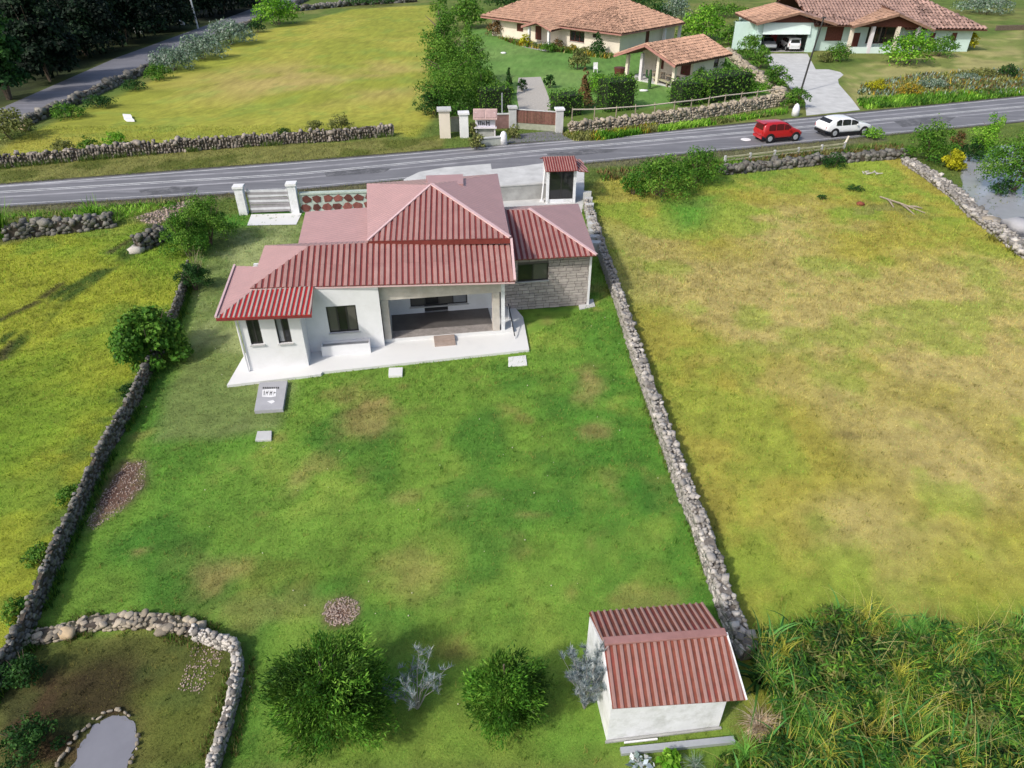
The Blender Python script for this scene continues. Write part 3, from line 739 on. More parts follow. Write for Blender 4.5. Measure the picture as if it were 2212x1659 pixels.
# ------------------------------------------------------------------ the main house
H = thing("house", "white single-storey house with stepped red ribbed roofs standing on the lawn", "house", Lc(-1, 30, 0))
m = MB(); m.prism([Vector((p.x, p.y, 0)) for p in SLAB], (0, 0, .12)); m.build("terrace_slab", m_slab, H, bevel=.0)
wl_ = lambda u0, v0, u1, v1, z1, ops=(), mat=m_white, name="wall", z0=.12: wall(H, Lc(u0, v0), Lc(u1, v1), z0, z1, .15, list(ops), mat, name)
wl_(-7.0, 25.5, -4.62, 25.5, 2.9, [(.29, .78, 1.34, 2.49), (1.38, 1.91, 1.30, 2.47)])
window(H, Lc(-7.0, 25.5), Lc(-4.62, 25.5), .29, .78, 1.34, 2.49, panes=2, glass=m_glass)
window(H, Lc(-7.0, 25.5), Lc(-4.62, 25.5), 1.38, 1.91, 1.30, 2.47, panes=2, glass=[m_glass3, m_glass])
wl_(-4.62, 25.65, -4.62, 26.6, 2.95)
wl_(-7.0, 30.0, -7.0, 25.65, 2.8)
wl_(-6.2, 31.0, -6.2, 30.0, 3.1); wl_(-7.0, 30.15, -6.2, 30.15, 2.8)
wl_(-4.62, 26.6, -1.45, 26.6, 3.2, [(.93, 2.16, .98, 2.25)])
window(H, Lc(-4.62, 26.6), Lc(-1.45, 26.6), .93, 2.16, .98, 2.25, panes=3, glass=[m_glass2, m_glass, m_glass2])
# porch
wl_(-1.45, 29.1, 3.85, 29.1, 3.3, [(1.26, 3.93, .62, 1.75), (1.9, 3.0, .12, .621)], name="porch_back_wall")
window(H, Lc(-1.45, 29.1), Lc(3.85, 29.1), 1.26, 3.93, .62, 1.75, panes=4, glass=[m_glass2, m_glass, m_glass2, m_glass3])
m = MB(); m.box(Lc(1.0, 29.2, .32), (1.1, .06, .30), PHI); m.build("door", m_frame, H)
wl_(-1.30, 29.1, -1.30, 26.95, 3.2, name="porch_side_wall")
m = MB(); m.prism([Lc(-1.45, 26.9, .12), Lc(4.35, 26.9, .12), Lc(4.35, 29.1, .12), Lc(-1.45, 29.1, .12)], (0, 0, .16)); m.build("porch_floor", m_slab, H)
m = MB(); m.prism([Lc(-1.1, 27.12, .28), Lc(3.45, 27.12, .28), Lc(3.45, 29.08, .28), Lc(-1.1, 29.08, .28)], (0, 0, .012)); m.build("porch_tiles", m_floor, H)
m = MB(); m.prism([Lc(-1.45, 26.9, 2.2), Lc(3.95, 26.9, 2.2), Lc(3.95, 27.15, 2.2), Lc(-1.45, 27.15, 2.2)], (0, 0, .85)); m.build("porch_beam", m_beam, H)
for u in (-1.27, 3.55):
    m = MB(); m.box(Lc(u, 27.03, .28), (.30, .28, 1.92), PHI); m.build("porch_column", m_beam, H)
m = MB(); m.box(Lc(3.86, 27.05, .28), (.16, .30, 2.6), PHI); m.build("porch_column", m_whitedirty, H)
for k, (v0, z) in enumerate(((26.36, .12), (26.68, .12))):
    m = MB(); m.box(Lc(1.18, v0, .12), (.92, .34 + .06 * k, .07 + .09 * k), PHI); m.build("step", m_step, H)
m = MB(); m.prism([Lc(-1.1, 26.93, .281), Lc(3.45, 26.93, .281), Lc(3.45, 27.55, .281), Lc(-1.1, 27.55, .281)], (0, 0, .016)); m.build("porch_edge_tiles", M("pale_edge_tile", (.27, .245, .23), .7, .25, 5, .1), H)  # paler strip of tiles along the front of the porch floor
# stone-clad room
B0, B1 = Lc(3.95, 29.2), Lc(8.3, 29.2)
wall(H, B0, B1, 0, 2.78, .18, [(.94, 2.39, 1.5, 2.37)], m_joint, "stone_clad_wall")
window(H, B0, B1, .94, 2.39, 1.5, 2.37, inset=.02, panes=2, glass=[m_glass, m_glass2])
sw = H.children[-1]
cl = D.objects.get("stone_clad_wall")
rr = random.Random(4); z = .02; row = 0
while z < 2.72:
    hgt = rr.choice((.13, .15, .17)); hgt = min(hgt, 2.76 - z); s = -.0 - rr.random() * .2
    while s < 4.34:
        ln = rr.uniform(.24, .52); a0, a1 = max(0, s), min(4.35, s + ln); s += ln
        if a1 - a0 < .06: continue
        if a0 < 2.39 and a1 > .94 and z < 2.37 and z + hgt > 1.5:
            if a0 < .94: a1 = .94
            elif a1 > 2.39: a0 = 2.39
            else: continue
            if a1 - a0 < .05: continue
        g = .011; pr = rr.uniform(.03, .055)
        p0, p1 = B0 + CU * (a0 + g), B0 + CU * (a1 - g)
        b = MB(); j = rr.uniform(-.008, .008)
        b.prism([p0 - CV * pr + Vector((0, 0, z + g)), p1 - CV * pr + Vector((0, 0, z + g + j)), p1 - CV * pr + Vector((0, 0, z + hgt - g + j)), p0 - CV * pr + Vector((0, 0, z + hgt - g))], CV * (pr + .02))
        b.build("stone", m_block, cl)
    z += hgt
wl_(8.3, 29.38, 8.3, 35.0, 2.75, name="wall", mat=m_whitedirty, z0=0)
m = MB(); m.box(Lc(8.36, 29.16, 0), (.10, .12, 2.7), PHI); m.build("downpipe", m_white, H)
m = MB(); m.tube([Lc(-7.06, 25.44, .12), Lc(-7.06, 25.44, 2.8)], [.045, .045], 8); m.build("downpipe", m_white, H)
# hidden body under the roofs
m = MB(); m.prism([Lc(-4.9, 31, 0), Lc(-4.9, 35.2, 0), Lc(4.6, 36.3, 0), Lc(4.6, 29.4, 0), Lc(-1.3, 29.4, 0), Lc(-4.6, 30.8, 0)][::-1], (0, 0, 3.1)); m.build("rear_wall", m_white, H)
m = MB(); m.prism([Lc(-1.5, 28.75, 3.1), Lc(-1.5, 36.0, 3.1), Lc(4.7, 36.4, 3.1), Lc(4.1, 28.2, 3.1)][::-1], (0, 0, 1.02)); m.build("upper_wall", m_white, H)
m = MB(); m.prism([Lc(8.3, 35.15, 0), Lc(8.3, 35.0, 0), Lc(4.6, 35.0, 0), Lc(4.6, 35.15, 0)], (0, 0, 2.75)); m.build("rear_wall", m_white, H)
# roofs
A_, B_ = Lc(-6.55, 26.72, 3.28), Lc(4.27, 26.18, 3.02)
sheet_roof(H, [A_, B_, Lc(4.39, 28.05, 4.1), Lc(-1.84, 28.68, 4.1), Lc(-4.22, 28.73, 4.1)], laps=1, label="long lower front roof with red grooves between pale ribs")
smooth = dict(base_mat=m_roofsmooth, rib_mat=m_roofsmooth, gap=.10, h=.010)
sheet_roof(H, [Lc(-6.57, 31.3, 3.2), A_, Lc(-4.22, 28.73, 4.1)], **smooth)
sheet_roof(H, [Lc(-1.7, 31.3, 3.2), Lc(-6.57, 31.3, 3.2), Lc(-4.22, 28.73, 4.1), Lc(-1.7, 28.73, 4.1)], **smooth)
sheet_roof(H, [Lc(-5.09, 35.4, 3.2), Lc(-5.07, 30.4, 3.2), Lc(-1.55, 29.2, 3.72), Lc(-1.55, 34.1, 3.72)], label="smooth pink left roof behind the front wing", **smooth)
AP = Lc(1.27, 31.95, 5.4)
f0, f1, f2, f3 = Lc(-1.75, 28.62, 4.2), Lc(4.35, 28.0, 4.2), Lc(5.05, 36.85, 4.2), Lc(-1.9, 36.3, 4.2)
sheet_roof(H, [f0, f1, AP], laps=1, label="upper pyramid roof, front face with red grooves")
sheet_roof(H, [f3, f0, AP], **smooth); sheet_roof(H, [f1, f2, AP], **smooth); sheet_roof(H, [f2, f3, AP], **smooth)
m = MB(); m.bar(f0 + Vector((0, 0, -.13)), f1 + Vector((0, 0, -.13)), .04, .2); m.build("fascia", m_fascia, H)
for a, b in ((A_, B_),):
    m = MB(); m.bar(a + Vector((0, 0, -.065)) - CV * .01, b + Vector((0, 0, -.065)) - CV * .01, .03, .055); m.build("fascia", m_cap, H)
ridge_bar(H, AP, f1); ridge_bar(H, AP, f0, .10, .05); ridge_bar(H, Lc(4.41, 28.05, 4.1), B_, .10, .12)
m = MB(); q = [G(920, 379, 4.98), G(1000, 376, 4.98), G(1001, 397, 4.98), G(926, 400, 4.98)]
m.prism(q, (0, 0, -.5)); m.build("roof_vent_box", m_roofsmooth, H)
# right room roof
r0, r1, r2, r3, rp, rq = Lc(4.40, 28.8, 2.8), Lc(8.5, 28.68, 2.8), Lc(9.25, 35.45, 2.8), Lc(4.40, 35.6, 2.8), Lc(5.94, 32.13, 3.9), Lc(4.40, 32.3, 3.9)
sheet_roof(H, [r0, r1, rp, rq], period=.25, gap=.4, label="hipped roof of the stone-clad room, front face")
sheet_roof(H, [r1, r2, rp], **smooth); sheet_roof(H, [r2, r3, rq, rp], **smooth)
ridge_bar(H, rp, r1, .13, .06)
# left wing roof
w0, w1, w2, w3 = Lc(-7.68, 25.14, 2.86), Lc(-4.03, 24.86, 2.86), Lc(-4.03, 26.62, 3.22), Lc(-6.41, 26.72, 3.22)
m_wingrib = M("pale_wing_sheet", (.38, .30, .265), .5, .08, 2.0, .05, 30, rnd=.08)
m_wingred = M("bright_red_roof_paint", (.36, .02, .02), .5, .15, 4)
sheet_roof(H, [w0, w1, w2, w3], period=.19, gap=.42, base_mat=m_wingred, rib_mat=m_wingrib, label="low left wing roof with bright red grooves")
sheet_roof(H, [Lc(-7.76, 30.0, 2.86), w0, w3, Lc(-6.5, 28.95, 3.22)], **smooth)
m = MB(); m.bar(w0 + Vector((0, 0, -.08)), w1 + Vector((0, 0, -.08)), .03, .09); m.build("fascia", m_roofred, H)
ridge_bar(H, w0, Lc(-7.76, 30.0, 2.86), .08, .08)
# handrail by the side of the porch
m = MB(); hp0, hp1 = Lc(4.25, 27.9, 1.05), Lc(4.3, 26.35, .25)
hr = thing("handrail", "thin sloping handrail at the right end of the porch", "handrail", Lc(4.28, 27.0, .12))
m.tube([hp0, hp1], [.025, .025], 6); m.build("rail", m_frame, hr)
for p in (hp0, (hp0 + hp1) / 2, hp1):
    m = MB(); m.tube([Vector((p.x, p.y, .12)), p], [.02, .02], 6); m.build("post", m_white, hr)
# planter
pl = thing("planter_box", "low white planter box under the middle window of the house", "planter", Lc(-3.1, 26.4, .12))
m = MB()
for a, b in (((-4.1, 26.16), (-2.05, 26.16)), ((-4.1, 26.54), (-2.05, 26.54))):
    m.bar(Lc(*a, .36), Lc(*b, .36), .05, .48)
for u in (-4.075, -2.075): m.bar(Lc(u, 26.185, .36), Lc(u, 26.515, .36), .05, .48)
m.build("box", m_white, pl); m = MB(); m.box(Lc(-3.075, 26.35, .12), (1.95, .33, .40), PHI); m.build("soil", m_conc, pl)

# small slabs on the lawn
def lawn_slab(name, label, cat, px, h, mat, group=None):
    m = MB(); pts = [G(x, y, h) for x, y in px]
    m.prism([Vector((p.x, p.y, -.02)) for p in pts], (0, 0, h + .02)); c = sum(pts, Vector()) / len(pts)
    o = m.build(name, mat, None, (c.x, c.y, 0), bevel=.012); return setp(o, label, cat, group)
cov = thing("tank_lid", "raised grey concrete lid with a white painted mark just below the left wing", "tank lid", G(585, 855))
m = MB(); pts = [G(x, y, .16) for x, y in ((560, 826), (621, 822), (611, 883), (549, 887))]
m.prism([Vector((p.x, p.y, -.02)) for p in pts], (0, 0, .18)); m.build("slab", M("grey_lid_concrete", (.36, .36, .38), .9, .1, 2, .1), cov, bevel=.01)
m = MB(); m.prism([G(x, y, .162) for x, y in ((567, 842), (597, 839), (596, 856), (586, 858), (566, 857))], (0, 0, .003)); m.build("painted_patch", m_white, cov)
rr = random.Random(5); m = MB()
for k in range(6):
    x = 570 + k * 4.2; m.prism([G(x + .8 * (k % 2), 844.5, .166), G(x + 1.6, 844, .166), G(x + 1.2 - (k % 3), 854, .166), G(x - .5, 854, .166)], (0, 0, .002))
    if k % 2: m.prism([G(x, 848, .169), G(x + 4, 847, .169), G(x + 4, 849, .169), G(x, 850, .169)], (0, 0, .002))
for k in range(9):
    x = 568 + k * 4; m.prism([G(x, 836, .163), G(x + 2.4, 835.6, .163), G(x + 1.6 + rr.random(), 839.5, .163), G(x - .6, 839.8, .163)], (0, 0, .002))
m.build("scrawled_lettering", m_frame, cov)
m = MB(); m.prism([G(x, y, .163) for x, y in ((577, 867), (590, 864), (594, 868), (586, 872))], (0, 0, .003)); m.build("painted_mark", m_white, cov)
lawn_slab("concrete_slab", "small pale concrete slab in the lawn below the grey tank lid", "slab", ((556, 931), (587, 930), (586, 949), (551, 951)), .09, m_conc_l)
lawn_slab("concrete_slab", "small pale square slab in the grass in front of the porch's left corner", "slab", ((840, 794), (870, 793), (869, 810), (839, 811)), .12, m_slab)
lawn_slab("concrete_slab", "pale concrete slab in the grass in front of the terrace's right corner", "slab", ((1098, 771), (1136, 767), (1139, 788), (1098, 791)), .05, m_slab)
lawn_slab("doorstep_slab", "pale paving piece at the foot of the stone-clad wall's right corner", "slab", ((1249, 652), (1281, 645), (1286, 661), (1252, 668)), .05, m_conc_l)

# ------------------------------------------------------------------ front boundary: pillars, gate, faced wall, gate hut
def pillar(label, c, w, h, mat, cap, name="gate_pillar", cat="pillar", rz=PHI * .7, group=None):
    t = thing(name, label, cat, c, group); m = MB(); m.box(c, (w, w, h), rz); m.build("shaft", mat, t)
    m = MB(); m.box(Vector(c) + Vector((0, 0, h)), (w * 1.3, w * 1.3, .14), rz); m.build("cap", cap, t); return t
pillar("white gate pillar beside the hedge, at the left of the slatted gate", G(528, 462), .5, 1.7, m_whitedirty, m_white)
pillar("white gate pillar between the slatted gate and the red stone wall", G(640, 459), .5, 1.8, m_whitedirty, m_white)
g0, g1 = G(543, 462), G(629, 460)
gt = thing("slatted_gate", "grey sheet-metal gate of broad overlapping slats between two white pillars", "gate", g0)
rr = random.Random(8); dgt = (g1 - g0)
for k in range(9):
    z0 = .10 + k * .165; mat = (m_slat_d, m_slat, m_slat_d, m_slat_d, m_slat, m_slat_d, m_slat, m_slat_d, m_slat)[k]
    m = MB(); m.bar(g0 + Vector((0, 0, z0 + .07 + rr.uniform(-.02, .02))), g1 + Vector((0, 0, z0 + .07 + rr.uniform(-.05, .04))), .03 + .012 * (k % 2), .15); m.build("slat", mat, gt)
for s in (.02, .98):
    m = MB(); p = g0 + dgt * s; m.bar(p + Vector((0, .04, .02)), p + Vector((0, .04, 1.62)), .06, .06); m.build("stile", m_galv, gt)
def faced_wall(label, a, b, h):
    t = thing("faced_wall", label, "wall", a); m = MB(); d = (b - a); Ln = d.length; d.normalize(); n = Vector((-d.y, d.x, 0))
    m.bar(a + Vector((0, 0, h / 2)) + n * .12, b + Vector((0, 0, h / 2)) + n * .12, .24, h); m.build("mortar_wall", m_mintmortar, t)
    m = MB(); m.bar(a + Vector((0, 0, h + .05)) + n * .12, b + Vector((0, 0, h + .05)) + n * .12, .36, .10); m.build("coping", m_mintmortar, t)
    rr = random.Random(9); nx = int(Ln / .60); nz = 2
    for i in range(nx):
        for k in range(nz):
            cx = (i + .5 + .18 * (k % 2)) * Ln / nx; cz = h * (k + .5) / nz * .94 + .03; R = .5 * Ln / nx; q = []
            nn = rr.choice((5, 6, 6, 7)); ph = rr.random()
            for j in range(nn):
                an = 2 * math.pi * (j + ph + rr.uniform(-.22, .22)) / nn; r = rr.uniform(.78, 1.0)
                q.append(a + d * (cx + R * 1.10 * r * math.cos(an)) + Vector((0, 0, cz + h / nz * .50 * r * math.sin(an))) - n * .035)
            b_ = MB(); b_.prism(q, n * .05); b_.build("facing_stone", m_redstone, t)
    return t
faced_wall("front wall of dark red irregular stones set in pale green mortar", G(652, 459), G(830, 452), 1.15)
fw = thing("front_wall", "plain grey boundary wall behind the house, right of the roof peak", "wall", G(1040, 440))
m = MB(); m.bar(G(1000, 440) + Vector((0, 0, .5)), G(1178, 428) + Vector((0, 0, .5)), .22, 1.0); m.build("wall", m_conc, fw)
m = MB(); m.bar(G(1000, 440) + Vector((0, 0, 1.04)), G(1178, 428) + Vector((0, 0, 1.04)), .30, .08); m.build("coping", m_conc_l, fw)
# gate hut
hc = G(1211, 440); hx = Vector((math.cos(.1), math.sin(.1), 0)); hy = Vector((-hx.y, hx.x, 0))
GH = thing("gate_hut", "small gatehouse with red and white striped roof at the right end of the front wall", "gatehouse", hc)
hl = lambda u, v, z: hc + hx * u + hy * v + Vector((0, 0, z))
for u in (-.88, .88):
    for v in (.1, 1.7):
        m = MB(); m.box(hl(u, v, 0), (.17, .2, 2.25), .1); m.build("corner_post", m_whitedirty, GH)
m = MB(); m.bar(hl(-.77, .1, .15), hl(.77, .1, .15), .12, .3); m.build("sill_wall", m_whitedirty, GH)
m = MB(); m.bar(hl(.9, .1, 1.1), hl(.9, 1.7, 1.1), .1, 2.2); m.build("side_wall", m_conc, GH)
m = MB(); m.bar(hl(-.77, 1.7, 1.1), hl(.77, 1.7, 1.1), .1, 2.2); m.build("back_wall", m_conc, GH)
window(GH, hl(-.77, .05, 0), hl(.77, .05, 0), 0, 1.54, .3, 2.2, inset=.0, panes=2)
sheet_roof(GH, [hl(-1.1, -.35, 2.25), hl(1.0, -.35, 2.25), hl(1.0, 1.1, 2.75), hl(-1.1, 1.1, 2.75)], period=.16, gap=.55, base_mat=m_roofred, rib_mat=m_roofpink, h=.04)
sheet_roof(GH, [hl(1.0, 2.5, 2.25), hl(-1.1, 2.5, 2.25), hl(-1.1, 1.1, 2.75), hl(1.0, 1.1, 2.75)], period=.16, gap=.55, base_mat=m_roofred, rib_mat=m_roofpink)
sheet_roof(GH, [hl(1.02, -.35, 2.2), hl(1.7, -.2, 2.1), hl(1.7, 2.4, 2.1), hl(1.02, 2.5, 2.2)], base_mat=m_fascia, rib_mat=m_roofpink, gap=.5)
lp = thing("leaning_pipe", "thin pale pipe post standing at the left of the gatehouse", "pipe", G(1172, 440))
m = MB(); m.tube([G(1170, 436), G(1176, 436) + Vector((0, 0, 2.3))], [.06, .05], 8); m.build("pipe", m_white, lp)
m = MB(); m.box(G(1170, 436), (.26, .26, .12)); m.build("foot", m_white, lp)
bl = thing("block_kerb", "row of pale blocks between the gatehouse and the start of the right field", "kerb wall", G(1275, 480))
for k in range(9):
    m = MB(); m.box(G(1268 + k * 2.2, 432 + k * 14), (.42, .52, .55 + .03 * (k % 3)), 1.4); m.build("block", m_conc_l, bl)

# ------------------------------------------------------------------ the shed
S = thing("shed", "white garden shed with a rusty red ribbed gable roof by the right stone wall", "shed", G(1435, 1590))
sx = (G(1553, 1570) - G(1310, 1600)).normalized(); sy = Vector((-sx.y, sx.x, 0)); s0 = G(1310, 1600)
sl = lambda u, v, z: s0 + sx * u + sy * v + Vector((0, 0, z))
wall(S, sl(0, 0, 0), sl(2.72, 0, 0), 0, 1.52, .10, [], m_whitedirty, "front_wall")
wall(S, sl(2.72, .1, 0), sl(2.72, 2.2, 0), 0, 1.52, .10, [], m_whitedirty, "side_wall")
wall(S, sl(0, 2.2, 0), sl(0, .1, 0), 0, 1.52, .10, [], m_whitedirty, "side_wall")
wall(S, sl(2.72, 2.3, 0), sl(0, 2.3, 0), 0, 1.52, .10, [], m_whitedirty, "rear_wall")
for u in (.0, 2.66):
    m = MB(); m.prism([sl(u, .05, 1.52), sl(u, 2.3, 1.52), sl(u, 1.15, 2.0)], sx * .06); m.build("gable", m_whitedirty, S)
e0, e1, rd0, rd1, k0, k1 = sl(.0, -.10, 1.5), sl(2.98, -.26, 1.5), sl(.05, 1.16, 2.1), sl(2.92, 1.06, 2.1), sl(.0, 2.38, 1.6), sl(2.90, 2.30, 1.6)
sheet_roof(S, [e0, e1, rd1, rd0], period=.155, gap=.42, h=.035, base_mat=m_rust, rib_mat=m_shedrib, thick=.05, label="front slope of rusty red sheet with pale ribs")
sheet_roof(S, [k1, k0, rd0, rd1], period=.155, gap=.5, h=.035, base_mat=m_rust, rib_mat=m_shedrib, thick=.05, label="rear slope of rusty red sheet, browner than the front")
m = MB(); m.bar(rd0 + Vector((0, 0, .03)), rd1 + Vector((0, 0, .03)), .20, .06); m.build("ridge_cap", M("dull_pink_cap", (.30, .155, .14), .6, .15, 4), S, bevel=.01)
m = MB(); m.bar(e1 + sx * .015, rd1 + sx * .015, .03, .10); m.build("verge_board", m_whitedirty, S)
m = MB(); m.prism([sl(-.04, -.02, .0), sl(2.76, -.02, 0), sl(2.76, -.07, 0), sl(-.04, -.07, 0)], (0, 0, .05)); m.build("footing", m_conc, S)
def lying_beam(label, a, b, w, h, mat, name="metal_beam", cat="beam"):
    m = MB(); m.bar(a + Vector((0, 0, h / 2 + .01)), b + Vector((0, 0, h / 2 + .01)), w, h); o = m.build(name, mat, None, a, bevel=.008); return setp(o, label, cat)
lying_beam("long broad grey metal beam lying on the grass in front of the shed", G(1340, 1627), G(1585, 1602), .15, .12, m_galv)
lying_beam("thin pale metal strip lying between the shed and the broad grey beam", G(1348, 1606), G(1420, 1598), .04, .05, m_white)
# ------------------------------------------------------------------ vegetation
m_leaf = MT("leaf", .65, .28, .12, 2.0, 30, 0, .2)
m_blade = MT("grass_blade", .75, .35, .0)
def rot_basis(n):
    n = n / np.linalg.norm(n, axis=1, keepdims=True)
    h = np.where(np.abs(n[:, 2:3]) < .9, np.array([[0, 0, 1.0]]), np.array([[1.0, 0, 0]]))
    a = np.cross(h, n); a /= np.linalg.norm(a, axis=1, keepdims=True); return a, np.cross(n, a), n
def leaf_mass(r, lobes, n, size, cols, long=1.6, droop=0.0, core=True):
    """leaf-sized faces spread through a set of lobes; returns vertices, quads, tints"""
    lobes = np.asarray(lobes, float); vol = lobes[:, 3] * lobes[:, 4] + .01; pick = r.choice(len(lobes), n, p=vol / vol.sum())
    d = r.normal(size=(n, 3)); d /= np.linalg.norm(d, axis=1, keepdims=True); d[:, 2] = np.where(d[:, 2] < -.35, -d[:, 2] * .6, d[:, 2])
    rad = r.uniform(.35, 1.0, n) ** .45 * r.uniform(.9, 1.12, n)
    Lb = lobes[pick]; rad = np.where(r.random(n) < .12, rad * r.uniform(1.05, 1.4, n), rad); c = Lb[:, :3] + d * rad[:, None] * Lb[:, [3, 3, 4]]
    nr = d + r.normal(size=(n, 3)) * .55 + np.array([0, 0, .35]); a, b, nn = rot_basis(nr)
    th = r.uniform(0, 2 * math.pi, n)[:, None]; u = a * np.cos(th) + b * np.sin(th); v = np.cross(nn, u)
    u[:, 2] -= droop; s = size * r.uniform(.6, 1.4, n)[:, None]; L_ = u * s * long; W = v * s * .5
    fold = nn * s * .18
    V = np.stack([c - L_ * .5, c + W + fold, c + L_ * .5, c - W + fold], 1).reshape(-1, 3)
    Fc = np.arange(n * 4).reshape(-1, 4)
    cols = np.asarray(cols, float); w = r.random(n)
    lobe_t = r.random(len(lobes))[pick]
    k = np.clip((lobe_t * .5 + w * .5) * len(cols), 0, len(cols) - 1).astype(int)
    T = cols[k] * r.uniform(.65, 1.3, (n, 1)); T = np.repeat(T, 4, 0)
    return V, Fc, T
PAL = {
    "mid": [srgb(46, 84, 22), srgb(60, 100, 28), srgb(80, 116, 36), srgb(98, 130, 48)],
    "bright": [srgb(60, 104, 22), srgb(80, 128, 30), srgb(104, 148, 40), srgb(126, 162, 58)],
    "dark": [srgb(24, 52, 20), srgb(32, 64, 24), srgb(42, 76, 30), srgb(58, 92, 36)],
    "forest": [srgb(15, 28, 20), srgb(20, 36, 24), srgb(24, 44, 28), srgb(36, 60, 34)],  # near-black leaves: the shade of the wood is put into the colour
    "forestlit": [srgb(28, 56, 28), srgb(40, 74, 34), srgb(52, 92, 40), srgb(70, 112, 46)],  # lighter leaves: light on the outer trees is put into the colour
    "yellow": [srgb(120, 124, 20), srgb(146, 146, 24), srgb(164, 160, 36)],
    "amber": [srgb(120, 104, 32), srgb(150, 128, 40), srgb(100, 110, 40)],
    "olive": [srgb(84, 92, 48), srgb(104, 110, 60), srgb(126, 128, 76)],
    "bluegrey": [srgb(96, 116, 100), srgb(122, 138, 122), srgb(84, 108, 84), srgb(142, 152, 140)],
    "silver": [srgb(130, 146, 152), srgb(160, 172, 178), srgb(186, 194, 198), srgb(104, 122, 118)],
    "brown": [srgb(92, 70, 44), srgb(112, 88, 56), srgb(72, 76, 36)],
    "fern": [srgb(40, 82, 26), srgb(60, 106, 32), srgb(84, 124, 40), srgb(120, 136, 52)],
}
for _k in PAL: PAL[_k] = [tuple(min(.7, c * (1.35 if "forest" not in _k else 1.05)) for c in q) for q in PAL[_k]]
SEED = [50]
def stems(m, base, h, r, n, rr, lean=.5, t=.05):
    for k in range(n):
        a = rr.uniform(0, 6.28); q = Vector((math.cos(a), math.sin(a), 0)) * r * lean * rr.uniform(.5, 1)
        p0 = base + q * .1 - Vector((0, 0, .1)); p1 = base + q * .55 + Vector((0, 0, h * .45)); p2 = base + q * 1.1 + Vector((0, 0, h * .8))
        m.tube([p0, p1, p2], [t, t * .65, t * .25], 5)
def bush(name, label, cat, bx, by, wpx, hpx, pal, n=900, leaf=None, group=None, shape="round", lobes=None, flat=1.0, trunk=m_trunk, part="foliage", base=None, droop=.1, long=1.6):
    """a shrub or tree standing on sighting (bx, by), wpx wide and hpx tall on the survey sheet"""
    SEED[0] += 1; r = np.random.default_rng(SEED[0]); rr = random.Random(SEED[0])
    b = base if base is not None else G(bx, by); mp = PXM(b); w = wpx * mp
    h = max(.25, ZAT(by - hpx, b.y + w * .12)) if base is None else hpx * mp
    t = thing(name, label, cat, b, group); R = w / 2
    lb = []
    if shape == "round":
        k = (lobes or max(9, min(30, int(10 + w * 2.2)))) * 2
        for i in range(k):
            a = i * 2.4 + r.random(); q = math.sqrt((i + .5) / k); zz = h * (.30 + .50 * (1 - q * q) * r.uniform(.75, 1.1) + .05 * r.random())
            s = R * r.uniform(.15, .36)
            lb.append((b.x + math.cos(a) * q * (R - s * .6) * r.uniform(.8, 1.12), b.y + math.sin(a) * q * (R - s * .6) * .9 * r.uniform(.8, 1.12), max(zz * r.uniform(.8, 1.15) * (.42 if i % 3 == 0 else 1), s * .55), s, min(s * r.uniform(.8, 1.35) * flat, h * .36)))
        lb.append((b.x, b.y, h * .45, R * .5, h * .36))
    elif shape == "column":
        k = lobes or 12
        for i in range(k):
            f = (i + .5) / k; s = R * (1.0 if f < .55 else max(.25, 1.25 - f * 1.05)) * r.uniform(.65, .95)
            lb.append((b.x + r.normal() * R * .22, b.y + r.normal() * R * .22, h * (.05 + .88 * f), s, h / k * 1.9))
    elif shape == "cone":
        k = lobes or 12
        for i in range(k):
            f = (i + .5) / k; s = max(R * (1 - f) * r.uniform(.85, 1.1), R * .12)
            lb.append((b.x + r.normal() * R * .1, b.y + r.normal() * R * .1, h * (.06 + .9 * f), s, h / k * 1.2))
    elif shape == "hedge":
        pass
    elif shape == "tree":
        k = lobes or 20
        for i in range(k):
            a = i * 2.4 + r.random(); q = math.sqrt((i + .5) / k) * r.uniform(.8, 1.05); zz = h * (.42 + .46 * (1 - q * q) + .10 * r.normal() * .6)
            s = R * r.uniform(.26, .42); lb.append((b.x + math.cos(a) * q * (R - s * .6), b.y + math.sin(a) * q * (R - s * .6), zz, s, s * r.uniform(.55, .8)))
    n = int(n * (2.0 if n < 1500 else 1.0)); ls = leaf or max(.04, min(.26, math.sqrt(w * h / n) * 1.7))
    V, Fc, T = leaf_mass(r, lb, n, ls, PAL[pal], long, droop)
    V[:, 2] = np.maximum(V[:, 2], .01)
    me = mesh_np(part, V - np.array(b), Fc, T); link("crown" if shape in ("tree", "column", "cone") and h > 3 else part, me, m_leaf, t)
    m = MB()
    if shape in ("tree", "cone", "column") and h > 2:
        tr = max(.05, h * .018); m.tube([b - Vector((0, 0, .1)), b + Vector((rr.uniform(-.1, .1) * R, 0, h * .45)), b + Vector((rr.uniform(-.2, .2) * R, 0, h * .86))], [tr * 1.3, tr * .85, tr * .3], 7)
        for k in range(5):
            a = rr.uniform(0, 6.28); z = h * rr.uniform(.3, .6); p = b + Vector((0, 0, z))
            m.tube([p, p + Vector((math.cos(a) * R * .4, math.sin(a) * R * .4, h * .12)), p + Vector((math.cos(a) * R * .8, math.sin(a) * R * .8, h * .2))], [tr * .6, tr * .4, tr * .12], 5)
        m.build("trunk", trunk, t)
    else:
        stems(m, b, h, R, 5, rr, .7, max(.015, .012 * h + .01)); m.build("stems", trunk, t)
    return t
